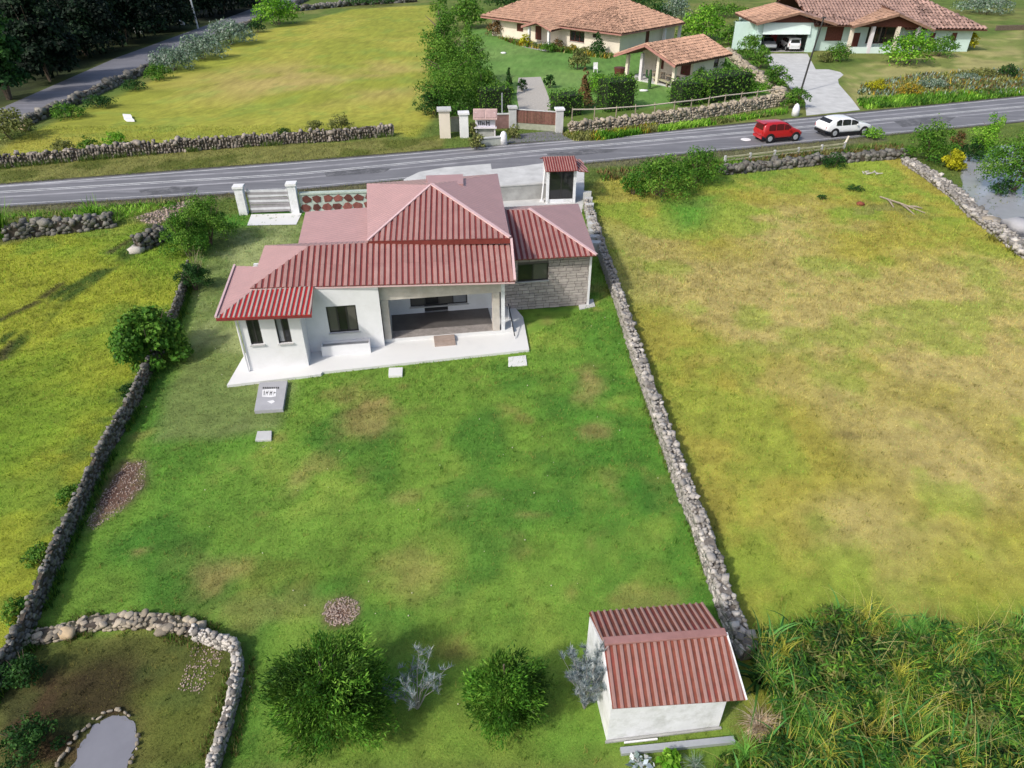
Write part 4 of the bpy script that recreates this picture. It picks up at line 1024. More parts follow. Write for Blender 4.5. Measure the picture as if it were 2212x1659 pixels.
def feathery(name, label, cat, bx, by, wpx, hpx, pal, nb, nl, seed, size=.11):
    """a loose tree of many radiating sprays, each carrying narrow leaves"""
    r = np.random.default_rng(seed); b = G(bx, by); R_ = wpx * PXM(b) / 2; h = ZAT(by - hpx, b.y + R_ * .3); t = thing(name, label, cat, b); m = MB(); Bv = np.array(b); parts = []
    m.tube([b - Vector((0, 0, .1)), b + Vector((.04, .02, h * .5)), b + Vector((-.03, .05, h * .9))], [.09, .06, .02], 7)
    cols = np.array(PAL[pal]); lim = 1 + .28 * np.sin(np.arange(12) * 2.1) * r.uniform(.3, 1, 12)
    nbo = 7 + nb // 22; baz = np.arange(nbo) * 2.4 + r.normal(size=nbo) * .25; bup = np.tile([.05, .55, 1.0, .25], nbo)[:nbo] + r.normal(size=nbo) * .12; bra = r.uniform(.68, 1.12, nbo); bto = r.uniform(.6, 1.35, nbo)
    for k in range(nb):
        bi = k % nbo; az = (baz[bi] + r.normal() * .30) % 6.2831; up = bup[bi] + r.normal() * .20; d = np.array([math.cos(az) * math.cos(up), math.sin(az) * math.cos(up), math.sin(up)])
        rad = r.uniform(.72, 1.06) * bra[bi]; z0 = h * r.uniform(.12, .55) if up < .6 else h * r.uniform(.35, .62)
        p0 = Bv + np.array([0, 0, z0]); p2 = p0 + d * np.array([R_, R_, h * .45]) * rad; p2[2] = max(p2[2], .06); mid = (p0 + p2) / 2 + r.normal(size=3) * .08 * R_ + np.array([0, 0, .06 * h])
        if k % 2 == 0: m.tube([tuple(p0), tuple(mid), tuple(p2)], [.018, .011, .004], 4)
        f = r.uniform(.18, 1.0, nl) ** .7; c = (1 - f)[:, None] ** 2 * p0 + (2 * f * (1 - f))[:, None] * mid + (f ** 2)[:, None] * p2
        c = c + r.normal(size=(nl, 3)) * R_ * (.05 + .10 * (1 - np.abs(2 * f - 1.1)))[:, None]
        ax_ = (p2 - p0) / np.linalg.norm(p2 - p0) + r.normal(size=(nl, 3)) * .55 + np.array([0, 0, .15]); ax_ /= np.linalg.norm(ax_, axis=1, keepdims=True)
        sd = np.cross(ax_, r.normal(size=(nl, 3))); sd /= np.linalg.norm(sd, axis=1, keepdims=True); L_ = size * r.uniform(.5, 1.4, nl)[:, None]; W = L_ * .13
        V = np.stack([c, c + ax_ * L_ * .5 + sd * W, c + ax_ * L_, c + ax_ * L_ * .5 - sd * W], 1).reshape(-1, 3)
        tone = bto[bi] * r.uniform(.7, 1.25); ci = np.clip(r.integers(0, len(cols), nl) * .5 + (r.random() * len(cols)) * .5, 0, len(cols) - 1).astype(int)
        parts.append((V, np.arange(nl * 4).reshape(-1, 4), np.repeat(cols[ci] * tone * r.uniform(.75, 1.25, (nl, 1)), 4, 0)))
    V, Fc, T = join(parts); V[:, 2] = np.maximum(V[:, 2], .02); link("crown", mesh_np("crown", V - Bv, Fc, T), m_leaf, t); m.build("trunk", m_trunk, t); return t
def hedge(name, label, cat, a, b, width, h, pal, n, group=None):
    SEED[0] += 1; r = np.random.default_rng(SEED[0]); a, b = Vector(a), Vector(b); d = b - a; Ln = d.length; d.normalize(); nv = Vector((-d.y, d.x, 0))
    t = thing(name, label, cat, (a + b) / 2, group)
    m = MB(); m.bar(a + d * .12 + Vector((0, 0, h * .46)), b - d * .12 + Vector((0, 0, h * .46)), width * .8, h * .88); m.build("branch_core", M("dark_twig_core", (.018, .03, .012), .95, .4, 5), t)
    f = r.integers(0, 5, n); s = r.uniform(0, Ln, n); w = r.uniform(-.5, .5, n) * width; z = r.uniform(.02, 1, n) * h
    nrm = np.zeros((n, 3)); D_, N_ = np.array(d), np.array(nv)
    for i, (ss, ww, zz, nn) in enumerate(((None, None, h, (0, 0, 1)), (None, -width / 2, None, -N_), (None, width / 2, None, N_), (0, None, None, -D_), (Ln, None, None, D_))):
        k = f == i
        if ss is not None: s[k] = ss
        if ww is not None: w[k] = ww
        if zz is not None: z[k] = zz
        nrm[k] = nn
    c = np.array(a) + D_ * s[:, None] + N_ * w[:, None]; c[:, 2] = z; c += r.normal(size=(n, 3)) * .09
    wob = (vnoise(c[:, 0] + c[:, 2], c[:, 1], .7) - .5) * .25; c += nrm * wob[:, None]
    aa, bb, nn = rot_basis(nrm + r.normal(size=(n, 3)) * .6); th = r.uniform(0, 6.28, n)[:, None]; u = aa * np.cos(th) + bb * np.sin(th); v = np.cross(nn, u)
    ls = max(.10, math.sqrt((Ln * h + Ln * width) / n) * 1.1) * r.uniform(.7, 1.3, n)[:, None]
    V = np.stack([c - u * ls * .75, c + v * ls * .5, c + u * ls * .75, c - v * ls * .5], 1).reshape(-1, 3); V[:, 2] = np.maximum(V[:, 2], .01)
    cols = np.asarray(PAL[pal]); T = np.repeat(cols[r.integers(0, len(cols), n)] * r.uniform(.75, 1.25, (n, 1)), 4, 0)
    link("foliage", mesh_np("foliage", V - np.array((a + b) / 2), np.arange(n * 4).reshape(-1, 4), T), m_leaf, t); return t
def blades(r, pos, length, width, cols, lean=.5, seg=3, curl=.6, dirs=None):
    """arched grass blades rooted at pos; returns V, quads, tints"""
    n = len(pos); az = r.uniform(0, 2 * math.pi, n) if dirs is None else dirs; hd = np.stack([np.cos(az), np.sin(az), np.zeros(n)], 1)
    sd = np.stack([-np.sin(az), np.cos(az), np.zeros(n)], 1); Ls = length * r.uniform(.55, 1.25, n) if np.isscalar(length) else length
    le = lean * r.uniform(.3, 1.4, n); V = np.zeros((n, (seg + 1) * 2, 3)); p = pos.copy(); an = le.copy() * .4
    for k in range(seg + 1):
        f = k / seg; wd = width * (1 - f * .92) * r.uniform(.8, 1.2, n); V[:, 2 * k] = p - sd * wd[:, None] / 2; V[:, 2 * k + 1] = p + sd * wd[:, None] / 2
        p = p + (hd * np.sin(an)[:, None] + np.array([0, 0, 1.0]) * np.cos(an)[:, None]) * (Ls / seg)[:, None]; an = an + curl * le
    q = []
    for k in range(seg): q.append([2 * k, 2 * k + 1, 2 * k + 3, 2 * k + 2])
    Fc = (np.arange(n)[:, None, None] * (seg + 1) * 2 + np.array(q)[None]).reshape(-1, 4)
    cols = np.asarray(cols, float); T = cols[r.integers(0, len(cols), n)] * r.uniform(.7, 1.3, (n, 1)); T = np.repeat(T, (seg + 1) * 2, 0)
    return V.reshape(-1, 3), Fc, T
def join(parts):
    VV, FF, TT = [], [], []; b = 0
    for V, Fc, T in parts: VV.append(V); FF.append(Fc + b); TT.append(T); b += len(V)
    return np.concatenate(VV), np.concatenate(FF), np.concatenate(TT)
def in_poly(r, poly, n):
    xs = [p[0] for p in poly]; ys = [p[1] for p in poly]; out = []
    k = 0
    while k < n:
        x = r.uniform(min(xs), max(xs), n * 2); y = r.uniform(min(ys), max(ys), n * 2); m = sdist(x, y, poly) > 0
        out.append(np.stack([x[m], y[m], np.zeros(m.sum())], 1)); k += m.sum()
    return np.concatenate(out)[:n]
def tuft(name, label, cat, bx, by, wpx, hpx, cols, n=60, width=.03, lean=.9, group=None, part="leaves", curl=.6):
    SEED[0] += 1; r = np.random.default_rng(SEED[0]); b = G(bx, by); w = wpx * PXM(b); h = max(.2, ZAT(by - hpx, b.y))
    pos = np.stack([b.x + r.normal(size=n) * w * .10, b.y + r.normal(size=n) * w * .10, np.zeros(n)], 1)
    V, Fc, T = blades(r, pos, h * 1.15, width, cols, lean, 3, curl); t = thing(name, label, cat, b, group)
    link(part, mesh_np(part, V - np.array(b), Fc, T), m_leaf, t); return t

# --- the lot: shrubs along the left wall
bush("hedge_shrub", "tall leafy green shrub by the white gate pillar, end of the left hedge", "shrub", 452, 528, 140, 118, "mid", 9000)
bush("hedge_shrub", "large green shrub in the left hedge, lower neighbour of the one by the gate pillar", "shrub", 408, 552, 116, 112, "mid", 7500)
bush("shrub", "small dark round shrub on the left wall below the two hedge shrubs", "shrub", 425, 625, 80, 72, "dark", 4000)
tuft("dry_grass_clump", "pale dry grass clump with seed stalks above the small dark wall shrub", "grass clump", 428, 590, 50, 44, [srgb(170, 160, 130), srgb(140, 134, 96)], 90, .02, .5)
bush("wall_tree", "wide green tree overhanging the middle of the left stone wall", "tree", 332, 778, 160, 122, "mid", 10000, shape="round", lobes=22, leaf=.11)
for i, (x, y, w, h, p, l) in enumerate(((288, 850, 60, 40, "dark", "dark trailing shrub on the left wall just below the wide tree"), (160, 1080, 70, 60, "mid", "green weeds against the left wall beside the bare soil patch"), (95, 1215, 80, 70, "mid", "green weeds against the left wall above the pond corner"), (40, 1330, 70, 60, "fern", "fern-like weeds by the left wall right beside the pond corner"))):
    bush("wall_weed", l, "weed", x, y, w, h * .6, p, 900, group="weeds along the left wall", flat=.6)
bush("wall_weed", "dark leafy weed in the shaded left corner inside the pond wall", "weed", 60, 1470, 90, 60, "dark", 1100, flat=.6)
bush("wall_weed", "low dark thicket left of the small pond", "weed", 70, 1620, 150, 60, "dark", 2000, flat=.5)
# --- bottom row
feathery("garden_tree", "largest dark green bushy tree at the bottom of the lawn", "tree", 724, 1560, 258, 180, "mid", 165, 330, 71)
feathery("garden_tree", "smaller dark green bushy tree between the silver branched plant and the shed", "tree", 1092, 1550, 190, 150, "mid", 92, 300, 72)
def branchy(name, label, cat, bx, by, wpx, hpx, n, col, leafn, seed):
    rr = random.Random(seed); r = np.random.default_rng(seed); b = G(bx, by); w = wpx * PXM(b); h = ZAT(by - hpx, b.y + .2); t = thing(name, label, cat, b); m = MB(); tips = []
    for k in range(n):
        a = 2 * math.pi * k / n + rr.uniform(-.3, .3); R = w / 2 * rr.uniform(.55, 1.05); el = rr.uniform(.35, 1.0)
        pts = [b - Vector((0, 0, .05))]; p1 = b + Vector((math.cos(a) * R * .35, math.sin(a) * R * .35, h * el * .5)); p2 = b + Vector((math.cos(a) * R, math.sin(a) * R, h * el)); pts += [p1, p2]
        m.tube(pts, [.016, .010, .004], 5)
        for j in range(5):
            s = p1.lerp(p2, rr.uniform(.2, 1)); e = s + Vector((rr.uniform(-.3, .3), rr.uniform(-.3, .3), rr.uniform(-.05, .3))) * w * .35
            m.tube([s, e], [.008, .003], 4); tips += [s.lerp(e, rr.random()) for _ in range(leafn)]
    m.build("branches", m_trunk_g, t)
    P_ = np.array([tuple(p) for p in tips]) - np.array(b); V, Fc, T = blades(r, P_, .15, .012, np.array(col) * .72, 1.3, 2, .4); link("leaves", mesh_np("leaves", V, Fc, T), m_leaf, t)
branchy("silver_plant", "sparse silver-grey branching plant between the two bushy trees", "plant", 902, 1530, 150, 125, 15, PAL["silver"], 26, 3)
branchy("silver_bush", "dense silver-grey spiky bush against the left wall of the shed", "bush", 1262, 1530, 108, 150, 24, PAL["silver"], 60, 4)
tuft("silver_tuft", "grey straw-like tuft at the bottom edge below the metal beam", "grass clump", 1500, 1656, 44, 18, PAL["bluegrey"], 90, .018, 1.3)
bush("seedling", "small plant with broad yellow-green leaves below the metal beam", "plant", 1445, 1650, 44, 30, "bright", 60, leaf=.12)
bush("seedling", "small pale grey-leaved plant at the bottom edge left of the yellow-green one", "plant", 1385, 1655, 60, 18, "silver", 26, leaf=.10, flat=.4)
tuft("straw_heap", "heap of pale dry straw between the shed corner and the tall grass", "straw heap", 1640, 1575, 70, 34, [srgb(190, 168, 140), srgb(160, 140, 110), srgb(206, 190, 170)], 320, .018, 2.2)
tuft("broadleaf_plant", "plant with long drooping dark green leaves at the right of the shed", "plant", 1638, 1480, 80, 70, PAL["dark"], 40, .09, 1.3)
# --- tall grass thicket, bottom right
def tall_grass():
    r = np.random.default_rng(77)
    poly = GP((1610, 1420), (1660, 1390), (1760, 1350), (1880, 1345), (1960, 1375), (2080, 1385), (2260, 1365)) + [Vector((14, 6.5, 0))] + GP((1560, 1690), (1600, 1655), (1690, 1600), (1650, 1480))
    pos = in_poly(r, poly, 9500); edge = sdist(pos[:, 0], pos[:, 1], poly)
    hm = fbm(pos[:, 0], pos[:, 1], 1.6, 3); hf = np.clip(.38 + edge * .8, .3, .9) * (.35 + hm * 1.2)
    cl = fbm(pos[:, 0] + 9, pos[:, 1], 1.1, 3); gre = np.array(PAL["fern"]) * .95; yel = np.array([srgb(134, 136, 48), srgb(164, 150, 62), srgb(188, 168, 90), srgb(104, 122, 44)])
    k = cl + r.normal(size=len(pos)) * .06 > .50
    az = vnoise(pos[:, 0], pos[:, 1], .8) * 12.0 + r.normal(size=len(pos)) * .7
    P1 = []
    for msk, c in ((k, yel), (~k, gre)):
        p = pos[msk]; P1.append(blades(r, p, hf[msk] * 1.25 * r.uniform(.6, 1.2, msk.sum()), .020, c, .85, 4, .55, az[msk]))
    q = in_poly(r, poly, 6000); P1.append(blades(r, q, .7, .032, PAL["mid"], .9, 3, .5))
    ctr = in_poly(r, poly, 130); q = np.repeat(ctr, 40, 0); q[:, :2] += r.normal(size=(len(q), 2)) * .05; q[:, 2] += .25 + .3 * r.random(130).repeat(40)
    cc = np.where((r.random(130) < .5).repeat(40)[:, None], 1.0, 0.0); V_, F_, T_ = blades(r, q, .75, .018, [(1, 1, 1)], 1.5, 3, .6); C_ = np.repeat(cc * np.array(srgb(172, 172, 70)) + (1 - cc) * np.array(srgb(96, 146, 60)), 8, 0) * T_
    P1.append((V_, F_, C_))
    q = in_poly(r, poly, 420); q[:, 2] += .35; P1.append(blades(r, q, 1.0, .085, [srgb(62, 112, 50), srgb(86, 134, 66), srgb(110, 140, 60), srgb(50, 96, 44)], 1.0, 5, .55))
    q = in_poly(r, poly, 520); q[:, 2] += .2; P1.append(blades(r, q, 1.5, .014, [srgb(190, 178, 120), srgb(168, 160, 90)], .75, 5, .45))
    lob = in_poly(r, poly, 150); le = sdist(lob[:, 0], lob[:, 1], poly); hh = np.clip(.40 + le * .75, .35, 1.15) * r.uniform(.55, 1.35, 150); sz = r.uniform(.20, .46, 150)
    lobes = np.stack([lob[:, 0], lob[:, 1], hh * .6, sz, np.minimum(sz, hh * .5)], 1)
    for pal_, n_ in (("dark", 16000), ("fern", 17000), ("olive", 7000), ("mid", 9000)):
        kk = r.choice(150, 75, replace=False); P1.append(leaf_mass(r, lobes[kk], n_, .036, [tuple(c * f_ for c in q_) for f_ in (.45, .8, 1.0) for q_ in PAL[pal_]], 5.5, .3))
    cen = np.mean([[p[0], p[1]] for p in poly], 0); big = [Vector((cen[0] + (p[0] - cen[0]) * 1.06, cen[1] + (p[1] - cen[1]) * 1.17, 0)) for p in poly]
    q = in_poly(r, big, 9000); q = q[(sdist(q[:, 0], q[:, 1], poly) < .1) & (q[:, 0] > 5.7) & (vnoise(q[:, 0], q[:, 1], .5) > .45)]; P1.append(blades(r, q, .26, .018, np.concatenate([gre, yel]), .9, 3, .5))
    V, Fc, T = join(P1); T = T * 1.28; V[:, 2] = np.maximum(V[:, 2], .01); o = link("tall_grass", mesh_np("tall_grass", V, Fc, T), m_leaf)
    setp(o, "tangled thicket of tall green and yellow grass in the lower right corner", "tall grass", None, "stuff")
    xs, ys = np.meshgrid(np.linspace(4.5, 15, 60), np.linspace(6.3, 12.5, 40)); d = sdist(xs, ys, poly)
    z = np.clip(d * .6, -.2, .50) * (.6 + .8 * fbm(xs, ys, .9, 3)); V = np.stack([xs, ys, z - .02], -1).reshape(-1, 3)
    i = (np.arange(39)[:, None] * 60 + np.arange(59)[None]).ravel(); T = np.tile(np.array(srgb(52, 66, 24)), (len(V), 1))
    o = link("thatch_mound", mesh_np("thatch_mound", V, np.stack([i, i + 1, i + 61, i + 60], -1), T, True), MT("thatch", .95, 0, .35, 5, 40, .6)); o["kind"] = "structure"
tall_grass()

# --- lawn and field grass as real blades
def lawn_grass():
    r = np.random.default_rng(99); n = 620000
    y = 6.4 * (64 / 6.4) ** r.random(n); x = r.uniform(-1, 1, n) * (y * .62 + 9.5)
    ok = np.ones(n, bool)
    for poly in (SLAB, RU + RL[::-1], GP((150, 1700), (165, 1640), (185, 1590), (215, 1562), (250, 1545), (285, 1560), (300, 1600), (280, 1645), (262, 1700)), GP((549, 887), (611, 883), (621, 822), (560, 826)),
                 [Lc(-7, 25, 0), Lc(4, 26, 0), Lc(8.4, 29.1, 0), Lc(8.4, 36, 0), Lc(-7, 36, 0)], GP((534, 488), (640, 486), (655, 460), (540, 463)), GP((872, 388), (1262, 352), (1262, 430), (1255, 470), (660, 470)),
                 [s0, sl(2.75, 0, 0), sl(2.75, 2.3, 0), sl(0, 2.3, 0)], GP((2075, 335), (2110, 330), (2260, 300), (2330, 360), (2330, 580), (2230, 545), (2170, 495), (2110, 450), (2080, 410))):
        ok &= sdist(x, y, poly) < .02
    soil = np.maximum(sdist(x, y, GP((268, 1000), (318, 995), (312, 1050), (262, 1105), (200, 1145), (185, 1130), (225, 1060))), sdist(x, y, GP((705, 1300), (745, 1288), (775, 1298), (778, 1325), (755, 1350), (712, 1352), (695, 1330))))
    ok &= (soil < .0) | (r.random(n) < .12)
    x, y = x[ok], y[ok]; n = len(x); T = tint_at(x, y)
    sz = (.55 + .8 * fbm(x, y, 1.3, 3)) * np.clip(y / 14, .75, 2.4); short = sstep(-.3, .3, sdist(x, y, SIDE)); sz *= 1 - .45 * short
    L_ = .060 * sz * r.uniform(.6, 1.4, n); wd = .015 * np.clip(y / 12, .8, 3.2) * r.uniform(.7, 1.3, n); az = r.uniform(0, 6.283, n); le = r.uniform(.2, 1.25, n)
    b = np.stack([x, y, np.zeros(n)], 1); sd = np.stack([-np.sin(az), np.cos(az), np.zeros(n)], 1) * wd[:, None] * .5
    tip = b + np.stack([np.cos(az) * np.sin(le), np.sin(az) * np.sin(le), np.cos(le)], 1) * L_[:, None]
    V = np.stack([b - sd, b + sd, tip], 1).reshape(-1, 3)
    k = r.random(n); C = 1.22 * T * r.uniform(.78, 1.30, (n, 1)); C = np.where((k < .10)[:, None], C * .5 + np.array(srgb(168, 160, 84)) * .5, C); C = np.where((k > .93)[:, None], C * np.array([.7, 1.05, .8]), C)
    o = link("grass", mesh_np("grass", V, np.arange(n * 3).reshape(-1, 3), np.repeat(np.clip(C, 0, .7), 3, 0)), m_blade)
    setp(o, "short mown and dry grass growing over the lawn and the fields", "grass", None, "stuff")
lawn_grass()
# scattered weed tufts and seed heads so the turf is not even
def weeds():
    r = np.random.default_rng(5); pos = in_poly(r, [Vector((-40, 8, 0)), Vector((26, 8, 0)), Vector((40, 52, 0)), Vector((-40, 44, 0))], 11000)
    bad = np.zeros(len(pos), bool)
    for poly in (SLAB, RU + RL[::-1], [Lc(-7, 25, 0), Lc(4, 26, 0), Lc(8.4, 29.1, 0), Lc(8.4, 37, 0), Lc(-7, 37, 0)], GP((872, 388), (1262, 352), (1262, 430), (1255, 470), (660, 470)), [s0, sl(2.75, 0, 0), sl(2.75, 2.3, 0), sl(0, 2.3, 0)], SIDE): bad |= sdist(pos[:, 0], pos[:, 1], poly) > -.05
    pos = pos[~bad & (fbm(pos[:, 0], pos[:, 1], 2.2, 3) > .42)]; n = len(pos); P_ = np.repeat(pos, 8, 0) + np.concatenate([r.normal(size=(n * 8, 2)) * .05, np.zeros((n * 8, 1))], 1)
    T = tint_at(P_[:, 0], P_[:, 1]); V, Fc, _ = blades(r, P_, .13, .016, [(1, 1, 1)], .8, 2, .5); tk = np.repeat(r.random(n), 8)[:, None]; C = T * np.repeat(r.uniform(.6, 1.25, n), 8)[:, None] * r.uniform(.85, 1.15, (len(P_), 1)) * np.array([.88, 1.0, .8]); C = np.where(tk < .22, C * .4 + np.array(srgb(186, 172, 96)) * .6, C); C = np.repeat(C, 6, 0)
    o = link("weeds", mesh_np("weeds", V, Fc, C), m_blade); setp(o, "scattered coarser weed tufts in the lawn and fields", "weeds", None, "stuff")
    f = in_poly(r, LOT, 150); V, Fc = VAR1[0]; VV = (V[None] * r.uniform(.02, .045, (150, 1, 1)) + f[:, None] + np.array([0, 0, .05])).reshape(-1, 3); FF = (Fc[None] + np.arange(150)[:, None, None] * len(V)).reshape(-1, 3)
    ok = np.repeat(sdist(f[:, 0], f[:, 1], SLAB) < -.2, 1)
    me = mesh_np("clover_flowers", VV, FF); o = link("clover_flowers", me, plain("petal", (.62, .58, .42), .8)); setp(o, "tiny pale clover flowers dotted over the lawn", "flowers", None, "stuff")
weeds()
def wall_weeds(label, line, n, h, wd, pals, seed):
    r = np.random.default_rng(seed); pt = resample(line, .05); k = r.integers(0, len(pt), n); P_ = np.array([tuple(pt[i][0]) for i in k]); N_ = np.array([(-pt[i][1].y, pt[i][1].x, 0) for i in k])
    cl = fbm(P_[:, 0], P_[:, 1], 1.2, 3); ok = cl > .44; P_, N_ = P_[ok], N_[ok]; m_ = len(P_); P_ = P_ + N_ * (np.sign(r.normal(size=m_)) * (wd + np.abs(r.normal(size=m_)) * .10))[:, None]
    P_ = np.repeat(P_, 5, 0) + np.concatenate([r.normal(size=(m_ * 5, 2)) * .03, np.zeros((m_ * 5, 1))], 1); cols = sum((PAL[q] for q in pals), [])
    V, Fc, T = blades(r, P_, h, .018, cols, .9, 2, .5); o = link("weeds", mesh_np("weeds", V, Fc, T), m_leaf); setp(o, label, "weeds", None, "stuff")
wall_weeds("tufts of grass along the foot of the pale right-hand wall", W1b, 900, .20, .22, ("mid", "olive"), 61)
wall_weeds("rough weeds along the foot of the dark left-hand wall", W2, 2600, .30, .14, ("mid", "fern", "dark"), 62)
wall_weeds("tufts of grass along the pond corner's wall", GP((62, 1385), (200, 1350), (350, 1345), (430, 1372), (508, 1402), (518, 1440), (508, 1510), (470, 1640)), 800, .16, .24, ("mid", "olive", "brown"), 63)
wall_weeds("weeds along the foot of the far field's upright-stone wall", GP((0, 362), (230, 340), (440, 323), (600, 311), (850, 292)), 1500, .5, .35, ("olive", "mid"), 64)
def pebbles(label, poly, n, size, seed):
    r = np.random.default_rng(seed); pos = in_poly(r, poly, n); VV = []; FF = []; b = 0
    for i in range(n):
        V, Fc = VAR1[i % 10]; VV.append(V * size * r.uniform(.4, 1.3) * np.array([1, 1, .6]) + pos[i] + np.array([0, 0, .01])); FF.append(Fc + b); b += len(V)
    o = link("gravel", mesh_np("gravel", np.concatenate(VV), np.concatenate(FF)), M("pinkish_pebble", (.40, .31, .26), .9, .45, 14, .2)); setp(o, label, "gravel", None, "stuff")
pebbles("round patch of pinkish gravel on the lawn above the big bushy tree", GP((705, 1300), (745, 1288), (775, 1298), (778, 1325), (755, 1350), (712, 1352), (695, 1330)), 620, .036, 1)
pebbles("bare strip of stony soil beside the left wall", GP((268, 1000), (318, 995), (312, 1050), (262, 1105), (200, 1145), (185, 1130), (225, 1060)), 700, .036, 2)
pebbles("scattered rubble and silt inside the pond wall near its right end", GP((420, 1385), (490, 1405), (468, 1450), (435, 1500), (385, 1490), (400, 1440)), 230, .038, 3)
pebbles("broken stones scattered in the field gateway by the road", GP((290, 470), (430, 425), (410, 455), (330, 490)), 240, .16, 4)
# boulders and rim of the small pond
prim = thing("stone_border", "stone rim around the small garden pond in the lower left corner", "pond rim", G(230, 1590)); rr = random.Random(2); st = []
for p, d in resample(GP((118, 1720), (128, 1650), (165, 1590), (208, 1552), (250, 1536), (285, 1545)), .13) + resample(GP((302, 1592), (296, 1630), (270, 1680)), .16):
    st.append((p + Vector((rr.uniform(-.05, .05), rr.uniform(-.05, .05), .06)), (rr.uniform(.06, .18), rr.uniform(.06, .13), rr.uniform(.05, .1)), math.atan2(d.y, d.x) + rr.uniform(-.3, .3), rr.uniform(-.2, .2)))
place_stones(prim, st, m_stone_w, 60, 2)
def boulder(label, px, py, size, mat=m_stone_w, kind=2, name="boulder", var=0, cat="boulder"):
    V, Fc = VAR2[var % 8]; p = G(px, py); o = link(name, mesh_np(name, V * np.array(size), Fc, smooth=True), mat, None, p + Vector((0, 0, size[2] * .28))); return setp(o, label, cat)
boulder("largest warm tan boulder at the left end of the curved pond wall", 150, 1372, (.50, .40, .34), M("tan_boulder", (.50, .38, .24), .9, .2, 3, .4), var=1)
boulder("flat pale boulder leaning on the inner foot of the curved pond wall", 352, 1368, (.38, .30, .24), m_stone_w, var=2)
boulder("upright pale boulder in the top of the curved pond wall", 436, 1356, (.34, .34, .30), m_stone_w, var=3)
boulder("big smooth grey boulder at the right edge beside the grey pond", 2205, 505, (2.4, 2.0, 1.3), M("smooth_grey_boulder", (.33, .33, .35), .85, .08, 2, .15), var=4)
boulder("brown flat boulder on the pond's rubble edging, halfway down", 2138, 484, (1.7, 1.0, .7), m_stone_w, var=5)
boulder("small dull red rock lying in the right field below the dark weed", 1858, 443, (.55, .45, .35), M("red_rock", (.20, .06, .035), .9, .3, 4), name="rock", cat="rock", var=6)
boulder("pale stone lying in the left field beside the short wall remnant", 296, 545, (.9, .7, .5), m_stone, name="rock", cat="rock", var=7)
boulder("orange-brown rock by the side road at the left edge of the picture", 55, 283, (1.0, .8, .7), M("tan_boulder", (.5, .38, .24)), name="rock", cat="rock", var=0)
bush("weed", "dark low weed tuft in the right field above the red rock", "weed", 1845, 412, 40, 14, "dark", 260, flat=.6)
bush("weed", "small dark weed left of the darker tuft in the right field", "weed", 1775, 430, 22, 12, "dark", 120, flat=.6)
sk = thing("cloth_sheet", "crumpled white sheet lying alone in the far left field", "sheet", G(279, 258)); m = MB()
for q, zz in ((((266, 252), (283, 253), (286, 257), (268, 257)), .42), (((268, 258.5), (284, 257.5), (291, 264), (274, 263.5)), .2)): m.prism([G(x, y, 0) + Vector((0, 0, zz * .2)) for x, y in q], (0, .05, .16))
m.build("folds", m_white, sk)
tw = thing("dry_branch", "long dry branch lying in the right field near the pond edging", "branch", G(1960, 450)); m = MB()
for a, b in (((1900, 428), (1998, 462)), ((1940, 440), (1975, 466)), ((1915, 432), (1930, 450)), ((1960, 448), (1992, 452))): m.tube([G(*a) + Vector((0, 0, .1)), G((a[0] + b[0]) / 2, (a[1] + b[1]) / 2 + 1.5) + Vector((0, 0, .16)), G(*b) + Vector((0, 0, .06))], [.05, .06, .03], 5)
m.build("twigs", m_wood, tw)
tw = thing("pale_debris", "little pile of pale broken sticks at the top of the right field", "debris pile", G(1882, 375)); m = MB(); rr = random.Random(6)
for k in range(9):
    p = G(1882 + rr.uniform(-16, 16), 375 + rr.uniform(-5, 5)); m.tube([p + Vector((0, 0, .05)), p + Vector((rr.uniform(-.6, .6), rr.uniform(-.5, .5), .15))], [.05, .03], 5)
m.build("sticks", m_stone, tw)

# --- shrubs by the road and the grey pond
for l, x, y, w, h, p, n in (("broad leafy shrub by the road above the right field, the biggest of its row", 1425, 424, 150, 96, "mid", 5200), ("leafy shrub at the right end of the row above the right field", 1505, 396, 112, 84, "mid", 3800), ("low shrub at the left end of the row above the right field", 1366, 420, 66, 56, "mid", 1800), ("dark shrub standing alone on the overgrown roadside bank", 1798, 362, 62, 32, "dark", 700)):
    bush("roadside_shrub", l, "shrub", x, y, w, h, p, n, group="shrubs on the near roadside")
bush("shrub", "big green shrub by the upper corner of the right field, left of the yellow one", "shrub", 2005, 348, 112, 88, "mid", 4200)
bush("shrub", "round yellow shrub beside the grey pond", "shrub", 2056, 366, 52, 44, "yellow", 2600, leaf=.09)
bush("shrub", "thin brownish shrub standing above the round yellow one", "shrub", 2064, 322, 32, 46, "brown", 350)
bush("conifer", "pale green upright conifer by the grey pond, next to the large tree", "tree", 2118, 345, 66, 104, "bright", 4000, shape="column")
bush("conifer", "darker leaning lower half conifer at the foot of the pale upright one", "tree", 2092, 348, 56, 50, "dark", 900)
bush("pond_tree", "large dark green tree over the grey pond at the right edge", "tree", 2184, 412, 170, 140, "mid", 9000, shape="round", lobes=22)
bush("pond_tree", "low dark bush at the waterline under the large pond tree", "bush", 2160, 420, 56, 34, "dark", 700)
for i, (x, y, l) in enumerate(((2150, 520, "arching yellow-green reeds at the pond edging, upper clump"), (2190, 545, "arching yellow-green reeds at the pond edging by the grey boulder"))): tuft("reed_clump", l, "reeds", x, y, 90, 24, [srgb(130, 130, 50), srgb(96, 100, 48)], 34, .06, 1.3)
tuft("reed_clump", "light green broad reeds by the road above the rubble wall on the left", "reeds", 205, 478, 70, 40, PAL["bright"], 130, .10, .9)
tuft("reed_clump", "dense green reeds at the left edge beside the tumbled rubble wall", "reeds", 8, 512, 80, 62, PAL["mid"], 160, .10, .7)
bush("weed", "small green weed on the near road edge in front of the white car", "weed", 1885, 300, 50, 26, "bright", 300)

